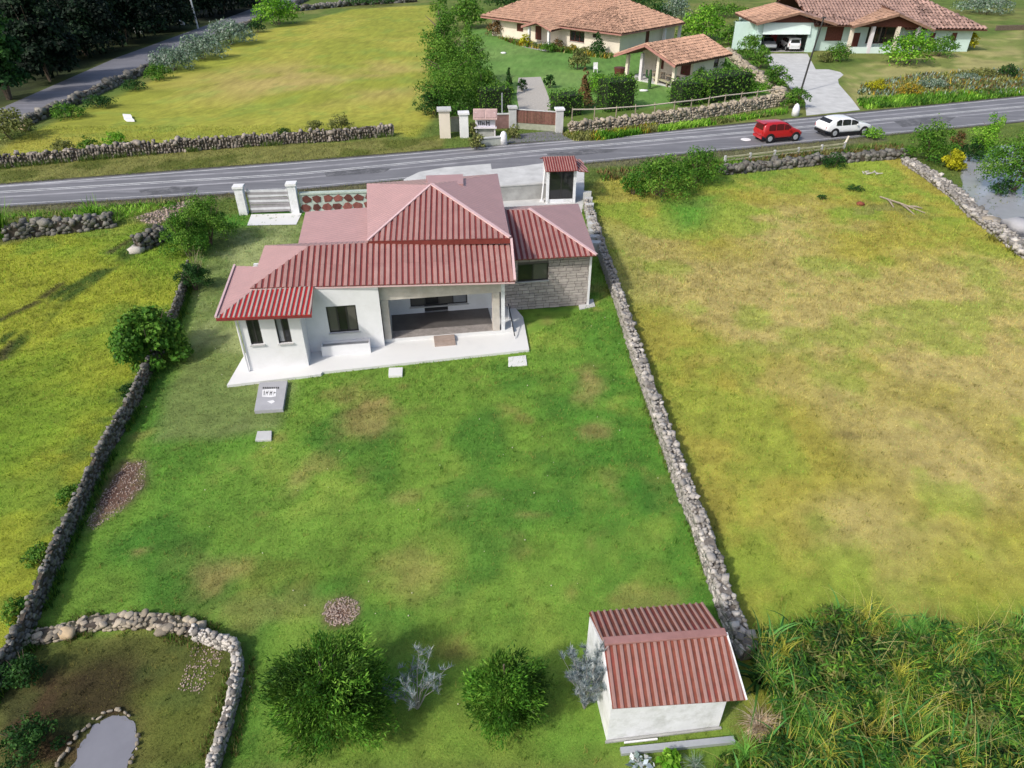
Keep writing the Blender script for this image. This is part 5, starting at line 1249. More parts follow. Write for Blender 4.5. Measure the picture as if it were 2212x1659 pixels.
# --- second road, dark trees behind it
for i, (x, y, w, h, p, l, n) in enumerate((
    (600, 54, 104, 76, "bright", "bright green shrub beside the side road at the top of the far field", 2600), (500, 96, 112, 54, "bluegrey", "blue-green scrub beside the side road, nearest the bright green shrub", 2000),
    (440, 127, 112, 56, "bluegrey", "blue-green scrub bush in the middle of the side road's hedge", 2000), (375, 152, 100, 52, "bluegrey", "blue-green scrub bush at the lower end of the grey hedge stretch", 1800), (345, 172, 66, 34, "mid", "green shrub in the side road's hedge where the grey scrub ends", 500),
    (215, 232, 70, 30, "dark", "dark shrub in the hedge between the side road and the far field", 500), (150, 255, 80, 34, "mid", "green hedge shrub left of the dark one by the side road", 600), (28, 300, 110, 70, "olive", "big olive shrub with flowers at the left edge by the side road", 1500),
    (290, 195, 60, 24, "dark", "dark low shrub on the mossy wall by the side road", 400), (556, 70, 40, 26, "dark", "small dark shrub below the bright green one by the side road", 300))):
    bush("side_road_shrub", l, "shrub", x, y, w, h, p, n, group="shrubs along the side road")
for l, x, y, w, h in (("pale thin utility pole at the edge of the dark trees", 428, 62, 0, 0),):
    b = G(x, y); t = thing("utility_pole", l, "pole", b); m = MB(); m.tube([b, b + Vector((-.3, 0, 9))], [.16, .11], 8); m.build("pole", m_white, t)
    m = MB(); m.bar(b + Vector((-1.2, 0, 8.5)), b + Vector((.6, 0, 8.5)), .12, .12); m.build("cross_arm", m_wood, t)
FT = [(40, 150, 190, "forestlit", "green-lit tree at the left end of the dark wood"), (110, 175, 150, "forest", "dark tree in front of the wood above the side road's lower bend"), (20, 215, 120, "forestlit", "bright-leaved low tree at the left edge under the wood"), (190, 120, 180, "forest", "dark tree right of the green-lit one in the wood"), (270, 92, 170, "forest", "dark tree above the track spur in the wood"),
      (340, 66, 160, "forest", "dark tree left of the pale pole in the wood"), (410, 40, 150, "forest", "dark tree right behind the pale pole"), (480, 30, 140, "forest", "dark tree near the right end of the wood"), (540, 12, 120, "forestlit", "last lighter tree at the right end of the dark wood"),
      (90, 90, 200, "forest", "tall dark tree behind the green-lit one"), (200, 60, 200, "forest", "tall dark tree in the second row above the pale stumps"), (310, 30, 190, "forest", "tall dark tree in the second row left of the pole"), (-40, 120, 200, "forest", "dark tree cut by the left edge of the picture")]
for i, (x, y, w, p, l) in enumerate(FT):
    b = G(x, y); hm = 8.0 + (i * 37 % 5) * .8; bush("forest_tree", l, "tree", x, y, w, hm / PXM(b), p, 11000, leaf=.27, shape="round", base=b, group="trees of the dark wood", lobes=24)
def understorey():
    r = np.random.default_rng(31); poly = GP((-60, 215), (100, 175), (230, 115), (420, 45), (560, 10)) + [Vector((-60, 230, 0)), Vector((-160, 230, 0)), Vector((-140, 60, 0))]
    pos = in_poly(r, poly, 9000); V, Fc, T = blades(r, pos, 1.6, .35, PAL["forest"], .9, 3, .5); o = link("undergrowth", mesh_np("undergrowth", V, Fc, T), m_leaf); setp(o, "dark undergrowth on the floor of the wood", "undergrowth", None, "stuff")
understorey()
for x, y, l in ((222, 80, "pale stump in the dark wood, left one of a close pair"), (242, 78, "pale stump in the dark wood, right one of the close pair"), (298, 72, "pale leaning stump in the dark wood between the pair and the pole"), (390, 54, "tall pale stump in the dark wood just left of the pole")):
    b = G(x, y); t = thing("tree_stump", l, "stump", b, "pale stumps at the edge of the dark wood"); m = MB(); m.tube([b, b + Vector((-.15, -.1, .8)), b + Vector((-.3, 0, 1.5))], [.38, .3, .2], 8); m.build("trunk", M("bleached_wood", (.6, .6, .6), .8, .2, 6), t)
    m = MB(); m.tube([b + Vector((.6, 0, 0)), b + Vector((.5, -.1, .9))], [.22, .14], 7); m.build("side_shoot", MATS["bleached_wood"], t)
# ------------------------------------------------------------------ small bushes along the far field wall
for x, y, w, h, p, l in ((140, 328, 54, 30, "olive", "small olive bush by the upright-stone wall, leftmost of three"), (196, 325, 50, 30, "mid", "small green bush by the upright-stone wall, middle of three"), (254, 318, 58, 38, "bright", "bright leafy bush by the upright-stone wall, rightmost of three"),
                         (684, 286, 42, 30, "olive", "wispy grass bush above the right part of the upright-stone wall"), (735, 284, 58, 36, "olive", "wider wispy bush near the right end of the upright-stone wall"), (612, 290, 40, 14, "dark", "low dark weed on the far field just above the wall")):
    bush("field_bush", l, "bush", x, y, w, h, p, 420, group="bushes behind the far field wall")
# ------------------------------------------------------------------ gate cluster on the far side of the road
pillar("broad cream pillar with flowers, leftmost of the pillars across the road", G(962, 296), .9, 2.2, m_cream, m_conc_l, cat="pillar")
pillar("slim white pillar across the road, right of the broad cream one", G(1003, 296), .72, 1.9, m_white, m_white, cat="pillar")
t = thing("low_gate", "low grey-green gate hung between the cream and the white pillar across the road", "gate", G(983, 292)); m = MB(); m.bar(G(974, 292) + Vector((0, .3, .75)), G(996, 291) + Vector((0, .3, .75)), .08, 1.1); m.build("panel", M("grey_green_paint", (.30, .31, .24), .8), t)
m = MB(); m.bar(G(974, 292) + Vector((0, .3, 1.36)), G(996, 291) + Vector((0, .3, 1.36)), .12, .12); m.build("top_rail", m_wood, t)
# roofed sign stand with lettering
ss = thing("sign_stand", "small roofed wooden stand with a white lettered panel across the road", "sign", G(1049, 296)); sp = lambda x, y, z: G(1049, 296) + Vector((x, y, z))
for x in (-.78, .78):
    m = MB(); m.box(sp(x, 0, 0), (.12, .12, 2.0)); m.build("post", m_lilac, ss)
m = MB(); m.bar(sp(-.80, -.02, 1.15), sp(.80, -.02, 1.15), .07, .62); m.build("sign_panel", plain("sign_white", (.62, .60, .68), .5), ss)
m = MB(); m.bar(sp(-.95, 0, .78), sp(.95, 0, .78), .4, .1); m.build("shelf", m_lilac, ss)
m = MB(); m.prism([sp(-1.0, -.45, 1.5), sp(1.0, -.45, 1.5), sp(1.0, .3, 2.15), sp(-1.0, .3, 2.15)], (0, 0, .08)); m.build("roof", M("dusty_pink_board", (.42, .30, .28), .8), ss)
for x in (-.5, .5):
    m = MB(); m.prism([sp(x - .42, -.4, 1.65), sp(x + .42, -.4, 1.65), sp(x + .42, .15, 2.12), sp(x - .42, .15, 2.12)], (0, -.01, .03)); m.build("roof_board", M("dusty_pink_board2", (.36, .25, .24), .8), ss)
m = MB(); g = lambda x0, z0, x1, z1, w: m.bar(sp(x0, -.075, z0), sp(x1, -.075, z1), .02, w)
for k in range(4): g(-.58 + k * .16, .98, -.58 + k * .16, 1.28, .06)
g(-.60, 1.28, -.30, 1.28, .05); g(-.28, 1.1, -.06, 1.1, .05)
g(.10, .95, .10, 1.38, .07); g(.32, .95, .32, 1.38, .07); g(.10, 1.17, .32, 1.17, .07)
m.build("lettering", m_frame, ss)
m = MB(); m.bar(sp(-.7, .12, .38), sp(.7, .12, .38), .12, .75); m.build("back_panel", m_conc, ss)
t = thing("low_wall", "low pale green-grey wall ending in a white bollard at the road edge", "wall", G(1060, 312)); m = MB(); m.bar(G(1036, 316) + Vector((0, 0, .3)), G(1084, 312) + Vector((0, 0, .3)), .25, .6); m.build("wall", M("pale_green_render", (.40, .42, .37), .9, .12), t)
m = MB(); m.bar(G(1036, 316) + Vector((0, 0, .63)), G(1084, 312) + Vector((0, 0, .63)), .36, .07); m.build("coping", m_conc_l, t)
m = MB(); b = G(1088, 312); m.tube([b, b + Vector((0, 0, .75)), b + Vector((0, 0, .98)), b + Vector((0, 0, 1.06))], [.32, .28, .18, .04], 10); o = m.build("bollard", m_white, None, b, smooth=True); setp(o, "white bollard at the right end of the low wall by the road", "bollard")
m = MB(); b = G(1717, 250); m.tube([b, b + Vector((0, 0, .6)), b + Vector((0, 0, .95)), b + Vector((0, 0, 1.1))], [.34, .32, .2, .04], 10); o = m.build("bollard", m_white, None, b, smooth=True); setp(o, "large white bollard at the mouth of the garage driveway behind the red car", "bollard")
b = G(1085, 276); t = thing("lamp_post", "thin grey post standing left of the brown wooden gate", "post", b); m = MB(); m.tube([b, b + Vector((0, 0, 2.9))], [.06, .05], 7); m.build("pole", m_galv, t)
bush("verge_plant", "olive weedy plant in front of the low wall by the sign stand", "plant", 1030, 322, 40, 40, "olive", 320); bush("verge_plant", "pale green plant between the bollard and the left gate post", "plant", 1108, 298, 42, 30, "olive", 320)
bush("verge_plant", "small leafy plant between the white pillar and the sign stand", "plant", 1022, 296, 22, 44, "olive", 200)
gp0, gp1 = G(1107, 278), G(1207, 285)
pillar("grey stone gate post with a cap, left of the brown wooden gate", gp0, .62, 1.75, m_conc_l, m_conc_l, cat="gate post")
pillar("grey stone gate post with a cap, right of the brown wooden gate", gp1, .62, 1.85, m_conc_l, m_white, cat="gate post")
wg = thing("wooden_gate", "wide brown wooden gate of upright boards between two grey posts", "gate", (gp0 + gp1) / 2); dg = gp1 - gp0
for k in range(26):
    p = gp0 + dg * (.07 + .86 * (k + .5) / 26); m = MB(); m.box(p + Vector((0, 0, .55)), (dg.length * .86 / 26 * .86, .05, 1.05 + .03 * (k % 3)), math.atan2(dg.y, dg.x)); m.build("board", m_gatewood, wg)
for z in (.75, 1.5):
    m = MB(); m.bar(gp0 + dg * .06 + Vector((0, .06, z)), gp0 + dg * .94 + Vector((0, .06, z)), .06, .1); m.build("rail", m_gatewood, wg)
m = MB(); m.bar(gp0 + dg * .06 + Vector((0, 0, 1.66)), gp0 + dg * .94 + Vector((0, 0, 1.66)), .14, .07); m.build("top_rail", m_conc_l, wg)
m = MB(); m.bar(gp0 + dg * .06 + Vector((0, .03, .27)), gp0 + dg * .94 + Vector((0, .03, .27)), .08, .5); m.build("kick_panel", M("grey_green_paint", (.30, .31, .24)), wg)
t = thing("garden_wall", "dark red-brown wall stretch between the sign stand and the left gate post", "wall", G(1092, 276)); m = MB(); m.bar(G(1068, 278) + Vector((0, 0, .6)), G(1102, 277) + Vector((0, 0, .6)), .2, 1.2); m.build("wall", M("brown_render", (.22, .13, .12), .9, .25), t)
m = MB(); m.bar(G(1068, 278) + Vector((0, 0, 1.23)), G(1102, 277) + Vector((0, 0, 1.23)), .3, .08); m.build("coping", m_conc_l, t)
# rail fence along the rubble wall
rf = thing("rail_fence", "thin weathered rail fence above the rubble wall of the small tiled house", "fence", G(1450, 258)); fl = GP((1235, 272), (1330, 268), (1450, 256), (1560, 240), (1690, 222))
pts = resample(fl, 2.0); rr = random.Random(12)
for (p, d) in pts:
    m = MB(); m.tube([p, p + Vector((rr.uniform(-.1, .1), 0, 1.55))], [.06, .05], 6); m.build("post", m_wood, rf)
for a, b in zip(fl[:-1], fl[1:]):
    m = MB(); m.tube([a + Vector((0, 0, 1.4)), (a + b) / 2 + Vector((0, 0, 1.34)), b + Vector((0, 0, 1.4))], [.06, .055, .06], 6); m.build("rail", M("bleached_rail", (.5, .44, .36), .85, .2, 8), rf)
def cover(label, poly, n, h, pals, seed, name="ground_cover", w=.14):
    r = np.random.default_rng(seed); pos = in_poly(r, poly, n); cl = np.concatenate([np.array(PAL[p]) for p in pals]); k = (np.clip(fbm(pos[:, 0], pos[:, 1], 2.2, 3) * 2.2 - .6 + r.normal(size=n) * .15, 0, .999) * len(cl)).astype(int)
    V, Fc, T = blades(r, pos, h, w, [(1, 1, 1)], 1.0, 2, .6); C = np.repeat(cl[k] * r.uniform(.7, 1.3, (n, 1)), 6, 0); o = link(name, mesh_np(name, V, Fc, C), m_leaf); setp(o, label, "ground cover", None, "stuff")
cover("leafy yellow-green ground cover on the bank between the gate and the road", GP((1215, 292), (1290, 290), (1420, 272), (1420, 285), (1300, 304), (1240, 305)), 2600, .5, ("bright", "amber", "olive"), 41)
cover("weeds on the verge between the rubble wall and the road", GP((1420, 276), (1560, 258), (1700, 238), (1700, 246), (1560, 268), (1420, 286)), 2200, .4, ("olive", "bright"), 42)
cover("mixed flower bed on the slope below the mint house", GP((1860, 185), (1990, 160), (2212, 150), (2240, 205), (1980, 208), (1850, 205)), 4600, .42, ("olive", "brown", "bluegrey", "amber", "olive"), 43, w=.2)
cover("bright green grassy verge along the far road edge below the flower bed", GP((1850, 215), (1990, 205), (2240, 192), (2240, 204), (2000, 228), (1870, 236), (1855, 228)), 4200, .42, ("mid", "bright"), 44, w=.14)
cover("rough grass along the near road edge", GP((1290, 372), (1600, 345), (1950, 312), (1950, 330), (1560, 372), (1300, 392)), 3600, .35, ("olive", "brown", "mid"), 45, w=.10)
cover("rough grass along the road edge at the far left", GP((0, 470), (250, 445), (420, 430), (250, 480), (90, 495), (0, 510)), 1600, .3, ("olive", "bright"), 46, w=.08)
cover("flowering low plants along the front of the cream house", GP((1075, 82), (1150, 98), (1230, 108), (1330, 122), (1310, 128), (1200, 112), (1120, 100)), 900, .7, ("amber", "olive", "mid", "brown"), 47, w=.2)
# near guard kerb
t = thing("roadside_rail", "low pale rail on short posts at the near road edge below the two cars", "guard rail", G(1690, 330)); a, b = G(1565, 352), G(1822, 322)
for z, mm in ((.18, M("mossy_rail", (.36, .35, .22), .9, .3, 3)), (.42, M("mossy_rail", (.36, .35, .22)))):
    m = MB(); m.bar(a + Vector((0, 0, z)), b + Vector((0, 0, z)), .12, .10); m.build("rail", mm, t)
for k in range(6):
    p = a.lerp(b, k / 5); m = MB(); m.box(p, (.14, .14, .55), .3); m.build("post", m_conc_l, t)
b = G(1820, 321); m = MB(); m.tube([b, b + Vector((.25, 0, 1.0))], [.09, .08], 8); o = m.build("marker_post", m_cream, None, b); setp(o, "leaning pale marker post in front of the white car", "marker post")
m = MB(); b = G(1611, 302); m.tube([b + Vector((0, 0, .018)), b + Vector((0, 0, .05))], [.42, .40], 18); o = m.build("manhole_cover", m_white, None, b); setp(o, "white round cover on the road left of the red car", "manhole cover")

# ------------------------------------------------------------------ cars
def car(label, pos, rz, Ln, Wd, Ht, paint, style, glass=m_glass, taller=0):
    t = thing("car", label, "car", pos); c, s = math.cos(rz), math.sin(rz); p0 = Vector(pos)
    X = lambda x, y, z: p0 + Vector((x * c - y * s, x * s + y * c, z))
    # stations along the length: x, belt height, roof height (None when no cabin), half width, nose taper
    if style == "hatch": prof = [(-.50, .36, .50, .84), (-.485, .33, .60, .93), (-.46, .30, .93, .98), (-.40, .20, .985, 1), (-.30, .19, 1.0, 1), (0, .19, 1.0, 1), (.06, .19, .97, 1), (.24, .19, .69, 1), (.30, .19, .63, 1), (.44, .21, .54, .95), (.485, .26, .46, .86), (.50, .30, .40, .78)]
    elif style == "suv": prof = [(-.50, .38, .56, .84), (-.485, .34, .66, .94), (-.45, .30, .72, .98), (-.36, .22, .93, 1), (-.24, .2, 1.0, 1), (-.02, .2, .995, 1), (.08, .2, .93, 1), (.23, .2, .71, 1), (.30, .2, .66, 1), (.43, .22, .58, .95), (.485, .27, .50, .86), (.50, .31, .43, .78)]
    else: prof = [(-.50, .38, .58, .86), (-.485, .32, .62, .95), (-.36, .25, .66, 1), (-.30, .22, .72, 1), (-.17, .2, .99, 1), (0, .2, 1.0, 1), (.06, .2, .97, 1), (.22, .2, .68, 1), (.30, .2, .63, 1), (.44, .22, .55, .95), (.485, .27, .48, .87), (.50, .31, .42, .8)]
    belt = .60; m = MB(); ring = []
    for x, zb, zt, wf in prof:
        hw = Wd / 2 * wf; X_ = x * Ln; zb *= Ht; zt *= Ht; bz = min(zt, belt * Ht)
        up = max(0, (zt - bz) / (Ht * (1 - belt))); rw = hw * (1 - .20 * up)
        ring.append([X(X_, y, z) for y, z in ((-hw * .86, zb), (-hw * .99, zb + .05 * Ht), (-hw, (zb + bz) / 2), (-hw * .97, bz - .02 * Ht), (-(hw * .94 * (1 - up) + rw * up), bz + (zt - bz) * .88), (-rw * .86, zt), (0, zt + .015 * Ht), (rw * .86, zt), ((hw * .94 * (1 - up) + rw * up), bz + (zt - bz) * .88), (hw * .97, bz - .02 * Ht), (hw, (zb + bz) / 2), (hw * .99, zb + .05 * Ht), (hw * .86, zb))])
    n = len(ring[0])
    for k in ring: m.v += [tuple(p) for p in k]
    for i in range(len(ring) - 1):
        for j in range(n): m.f.append((i * n + j, i * n + (j + 1) % n, (i + 1) * n + (j + 1) % n, (i + 1) * n + j)[::-1])
    m.f.append(tuple(range(n))); m.f.append(tuple(range((len(ring) - 1) * n, len(ring) * n))[::-1])
    bo = m.build("body", paint, t, smooth=True); sm = bo.modifiers.new("smooth", 'SUBSURF'); sm.levels = 1; sm.render_levels = 1
    # glass: side windows, windscreen, rear window, all set a little proud of the body
    def zt_at(x):
        for a, b in zip(prof[:-1], prof[1:]):
            if a[0] <= x <= b[0]: f = (x - a[0]) / (b[0] - a[0]); return (a[2] + (b[2] - a[2]) * f) * Ht
    def side_pt(sg, x, f):
        zt = zt_at(x); bz = belt * Ht; up = max(0, (zt - bz) / (Ht * (1 - belt))); z = bz + .015 * Ht + (zt - bz) * f * .80; hw = Wd / 2; w = hw * .945 * (1 - up * f * .8) + hw * (1 - .2 * up) * up * f * .8
        return X(x * Ln, sg * (w + .012), z)
    xs = {"hatch": ((-.36, -.20), (-.18, .00), (.02, .17)), "suv": ((-.30, -.19), (-.17, .00), (.02, .16)), "sedan": ((-.24, -.15), (-.13, .0), (.02, .16))}[style]
    for sg in (-1, 1):
        for x0, x1 in xs:
            q = [side_pt(sg, x0, .02), side_pt(sg, x1, .02), side_pt(sg, x1, .92), side_pt(sg, (x0 + x1) / 2, .96), side_pt(sg, x0, .92 if x0 > -.3 else .75)]
            g = MB(); g.prism(q, X(0, sg * .015, 0) - X(0, 0, 0)); g.build("side_window", glass, t)
    def across(x0, x1, name, k0=.06, k1=.94):
        q = []
        for f, w in ((k0, .78), (k1, .70)):
            x = x0 + (x1 - x0) * f; z = zt_at(x) + .012; q.append((x, z, w * Wd / 2))
        g = MB(); (xa, za, wa), (xb, zb, wb) = q
        g.prism([X(xa * Ln, -wa, za), X(xa * Ln, wa, za), X(xb * Ln, wb, zb), X(xb * Ln, -wb, zb)], (0, 0, .015)); g.build(name, glass, t)
    across(.235, .075, "windscreen")
    if style == "hatch":
        g = MB(); g.prism([X(-.482 * Ln, -.36 * Wd, .64 * Ht), X(-.482 * Ln, .36 * Wd, .64 * Ht), X(-.472 * Ln, .30 * Wd, .88 * Ht), X(-.472 * Ln, -.30 * Wd, .88 * Ht)], X(-.02, 0, 0) - X(0, 0, 0)); g.build("rear_window", glass, t)
        g = MB(); g.prism([X(-.50 * Ln, -.40 * Wd, .95 * Ht), X(-.50 * Ln, .40 * Wd, .95 * Ht), X(-.42 * Ln, .40 * Wd, .985 * Ht), X(-.42 * Ln, -.40 * Wd, .985 * Ht)], (0, 0, .03)); g.build("roof_spoiler", paint, t)
    elif style == "suv": across(-.445, -.37, "rear_window")
    else: across(-.29, -.18, "rear_window")
    for sg in (-1, 1):
        g = MB(); g.bar(X(-.490 * Ln, sg * .40 * Wd, .46 * Ht), X(-.482 * Ln, sg * .41 * Wd, .60 * Ht), .10, .07); g.build("tail_light", plain("tail_light_red", (.35, .01, .01), .2), t)
        g = MB(); g.bar(X(.455 * Ln, sg * .36 * Wd, .47 * Ht), X(.43 * Ln, sg * .44 * Wd, .50 * Ht), .08, .09); g.build("headlight", plain("lamp_lens", (.7, .72, .75), .1), t)
        g = MB(); g.box(X(.14 * Ln, sg * .545 * Wd, .60 * Ht), (.12, .14, .10), rz); g.build("mirror", paint, t)
        g = MB(); g.bar(X(-.33 * Ln, sg * .485 * Wd, .16 * Ht), X(.33 * Ln, sg * .485 * Wd, .16 * Ht), .06, .10 * Ht if style == "suv" else .05 * Ht); g.build("sill_trim", m_black, t)
    g = MB(); g.bar(X(-.492 * Ln, -.40 * Wd, .27 * Ht), X(-.492 * Ln, .40 * Wd, .27 * Ht), .06, .13 * Ht); g.build("rear_bumper", m_black if style == "suv" else paint, t)
    g = MB(); g.bar(X(.492 * Ln, -.34 * Wd, .25 * Ht), X(.492 * Ln, .34 * Wd, .25 * Ht), .05, .10 * Ht); g.build("front_bumper", m_black, t)
    R = .225 * Ht if style != "suv" else .235 * Ht
    for xx in (-.31, .32):
        for sg in (-1, 1):
            cpt = X(xx * Ln, sg * .475 * Wd, R); ax = X(0, 1, 0) - X(0, 0, 0)
            g = MB(); g.tube([cpt - ax * .10, cpt - ax * .07, cpt + ax * .07, cpt + ax * .10], [R * .93, R, R, R * .93], 18); w = g.build("wheel", m_black, t)
            g = MB(); g.tube([cpt + ax * sg * .085, cpt + ax * sg * .112], [R * .64, R * .56], 12); g.build("rim", m_galv, w)
            g = MB(); g.tube([cpt - ax * .06, cpt + ax * sg * .075], [R * 1.17, R * 1.17], 18); g.build("wheel_arch", m_black, w)
    return t
red = plain("red_car_paint", (.42, .012, .015), .28, .5, 0, .6); whitep = plain("white_car_paint", (.78, .79, .81), .3, .5, 0, .5); silver = plain("silver_car_paint", (.36, .38, .40), .35, .5, .2, .3)
rd = math.atan2(9.5, 37.0)
car("bright red small hatchback driving on the road behind the white car", (22.15, 59.45, .012), rd, 3.75, 1.62, 1.58, red, "hatch", plain("red_tinted_glass", (.09, .012, .014), .12, .5))
car("white crossover car driving ahead of the red hatchback", (28.35, 61.35, .012), rd, 4.5, 1.84, 1.50, whitep, "suv")

# ------------------------------------------------------------------ cream house across the road
def at2(o, ax, u, v, z): n = Vector((-ax.y, ax.x, 0)); return o + ax * u + n * v + Vector((0, 0, z))
ax = Vector((.720, -.694, 0)).normalized(); C0 = Vector((14.24, 100.8, 0))
hc_ = lambda u, v, z=0: at2(C0, ax, u, v, z)
K = thing("cream_house", "long cream house with hipped terracotta roof across the road", "house", hc_(-12, 6))
ops = [(5.2, 6.5, 1.05, 2.1), (8.9, 10.1, .3, 2.1), (15.4, 18.0, .75, 2.1), (19.4, 20.1, 1.6, 2.05)]
wall(K, hc_(-24, 0), hc_(0, 0), 0, 2.85, .25, ops, m_cream, "front_wall")
window(K, hc_(-24, 0), hc_(0, 0), *ops[0], panes=2, glass=m_brownwood, frame=m_brownwood, name="shutter_window"); window(K, hc_(-24, 0), hc_(0, 0), *ops[1], panes=1, glass=m_brownwood, frame=m_brownwood, name="shutter_door")
window(K, hc_(-24, 0), hc_(0, 0), *ops[2], panes=3, frame=m_brownwood, fw=.1); window(K, hc_(-24, 0), hc_(0, 0), *ops[3], panes=1, frame=m_brownwood)
wall(K, hc_(0, .25), hc_(0, 13), 0, 2.85, .25, [(5.6, 6.5, .15, 2.2)], m_cream, "side_wall"); window(K, hc_(0, .25), hc_(0, 13), 5.6, 6.5, .15, 2.2, panes=1, glass=m_brownwood, frame=m_brownwood, name="door")
wall(K, hc_(-24, 13), hc_(-24, .25), 0, 2.85, .25, [], m_cream, "side_wall"); wall(K, hc_(-.25, 13), hc_(-23.75, 13), 0, 2.85, .25, [], m_cream, "rear_wall")
for v in (9.6, 13.4):
    m = MB(); m.box(hc_(.55, v), (.35, .35, 2.55), -.76); m.build("veranda_column", m_lilac, K)
E0, E1, E2, E3 = hc_(-25.2, -1.2, 2.6), hc_(1.0, -1.2, 2.6), hc_(1.0, 14.0, 2.6), hc_(-25.2, 14.0, 2.6); Ra, Rb = hc_(-18.5, 6.4, 5.9), hc_(-5.6, 6.4, 5.9)
tile_roof(K, [E0, E1, Rb, Ra], .34, .52, m_terr, 220, label="long front slope of terracotta tiles"); tile_roof(K, [E1, E2, Rb], .34, .52, m_terr, 70); tile_roof(K, [E3, E0, Ra], .36, .6, m_terr); tile_roof(K, [E2, E3, Ra, Rb], .4, .8, m_terr)
for a, b in ((E0, E1), (E1, E2), (E0, E3)):
    m = MB(); m.bar(a + Vector((0, 0, -.12)), b + Vector((0, 0, -.12)), .06, .16); m.build("fascia", M("pink_fascia", (.36, .18, .15), .8), K)
# entrance porch of the cream house
for u in (-13.9, -10.2):
    m = MB(); m.box(hc_(u, -2.6), (.32, .32, 2.3), -.76); m.build("porch_column", m_white, K)
tile_roof(K, [hc_(-9.3, -3.2, 2.25), hc_(-9.3, 0.4, 2.4), hc_(-12.1, 1.4, 3.25), hc_(-12.1, -3.2, 3.1)], .32, .5, m_terr); tile_roof(K, [hc_(-14.9, .4, 2.4), hc_(-14.9, -3.2, 2.25), hc_(-12.1, -3.2, 3.1), hc_(-12.1, 1.4, 3.25)], .32, .5, m_terr)
m = MB(); m.bar(hc_(-14.9, -3.22, 2.2), hc_(-12.1, -3.22, 3.05), .06, .2); m.bar(hc_(-12.1, -3.22, 3.05), hc_(-9.3, -3.22, 2.2), .06, .2); m.build("gable_board", M("pink_fascia", (.36, .18, .15)), K)["kind"] = "stuff"
m = MB(); m.box(hc_(-12.0, -1.3), (4.4, 2.6, .12), -.76); m.build("porch_floor", m_conc, K)
sheet("paved_patio", [hc_(-13.5, -4.6), hc_(-8.5, -5.2), hc_(-8, -2.7), hc_(-14, -2.7)], m_conc, .012)
# ------------------------------------------------------------------ small tiled house
ax3 = Vector((.655, -.756, 0)).normalized(); C3 = Vector((15.7, 82.9, 0)); h3 = lambda u, v, z=0: at2(C3, ax3, u, v, z)
Q = thing("small_house", "small gabled terracotta-roofed house with a columned porch beside the cream house", "house", h3(0, 5))
zr, ze = 4.0, 2.45
tile_roof(Q, [h3(4.3, -1.9, ze), h3(4.3, 8.4, ze), h3(0, 8.4, zr), h3(0, -1.9, zr)], .34, .5, m_terr, 150, label="right slope of the small house roof"); tile_roof(Q, [h3(-4.3, 8.4, ze), h3(-4.3, -1.9, ze), h3(0, -1.9, zr), h3(0, 8.4, zr)], .34, .5, m_terr)
for sg in (-1, 1):
    m = MB(); m.bar(h3(sg * 4.3, -1.93, ze - .12), h3(0, -1.93, zr - .12), .07, .24); m.build("gable_board", M("pink_fascia", (.36, .18, .15)), Q)
for u in (-3.3, -1.25, 1.1, 3.3):
    m = MB(); m.box(h3(u, -.6), (.34, .34, 2.5 + (.35 if abs(u) < 2 else 0)), -.86); m.build("column", m_lilac if u == -1.25 else m_cream, Q)
ops = [(2.1, 3.2, 1.0, 2.3), (5.6, 6.9, .8, 2.3)]
wall(Q, h3(-3.6, 2.2), h3(3.6, 2.2), 0, 2.6, .2, ops, m_cream, "porch_back_wall")
for o_ in ops: window(Q, h3(-3.6, 2.2), h3(3.6, 2.2), *o_, panes=2, glass=m_brownwood, frame=m_brownwood, name="shutter_window")
m = MB(); m.prism([h3(-3.6, 2.2, 2.6), h3(3.6, 2.2, 2.6), h3(0, 2.2, 3.55)], -Vector((-ax3.y, ax3.x, 0)) * -.2); m.build("gable", m_cream, Q)
wall(Q, h3(3.6, 2.4), h3(3.6, 8), 0, 2.5, .2, [(3.6, 4.5, 1.3, 2.2)], m_cream, "side_wall"); window(Q, h3(3.6, 2.4), h3(3.6, 8), 3.6, 4.5, 1.3, 2.2, panes=1, frame=m_brownwood)
wall(Q, h3(3.6, -.4), h3(3.6, 2.2), 0, .9, .2, [], m_cream, "porch_side_wall")
wall(Q, h3(-3.6, 8), h3(-3.6, 2.4), 0, 2.5, .2, [], m_cream, "side_wall"); wall(Q, h3(3.4, 8), h3(-3.4, 8), 0, 2.5, .2, [], m_cream, "rear_wall")
m = MB(); m.box(h3(0, .8), (7.2, 3.1, .14), -.86); m.build("porch_floor", m_conc_l, Q)
def table(label, p, rz, w=1.5, d=.8, h=.75):
    t = thing("garden_table", label, "table", p); c, s = Vector((math.cos(rz), math.sin(rz), 0)), Vector((-math.sin(rz), math.cos(rz), 0)); m = MB(); m.box(p + Vector((0, 0, h - .05)), (w, d, .06), rz); m.build("top", m_wood, t)
    for a in (-1, 1):
        for b in (-1, 1): m = MB(); m.box(p + c * a * (w / 2 - .08) + s * b * (d / 2 - .08), (.08, .08, h - .05), rz); m.build("leg", m_wood, t)
table("wooden table on the small house's porch between the left pair of columns", h3(-.1, .9, .14), -.86); table("wooden table on the small house's porch between the right pair of columns", h3(2.3, .5, .14), -.86, 1.4)
t = thing("plank_bench", "rough plank bench on the grass in front of the small house's porch", "bench", G(1428, 186)); a, b = G(1408, 176), G(1447, 190)
m = MB(); m.bar(a + Vector((0, 0, .5)), b + Vector((0, 0, .5)), .4, .12); m.build("seat", M("pale_plank", (.38, .36, .24), .85, .2, 4), t)
for f in (.15, .85): m = MB(); m.box(a.lerp(b, f), (.14, .35, .44), -.8); m.build("leg", m_wood, t)
t = thing("planter_tub", "dark wooden tub at the left end of the small house's porch", "tub", G(1338, 164)); b = G(1338, 164); m = MB(); m.tube([b, b + Vector((0, 0, .9))], [.55, .7], 10); m.build("tub", m_brownwood, t)
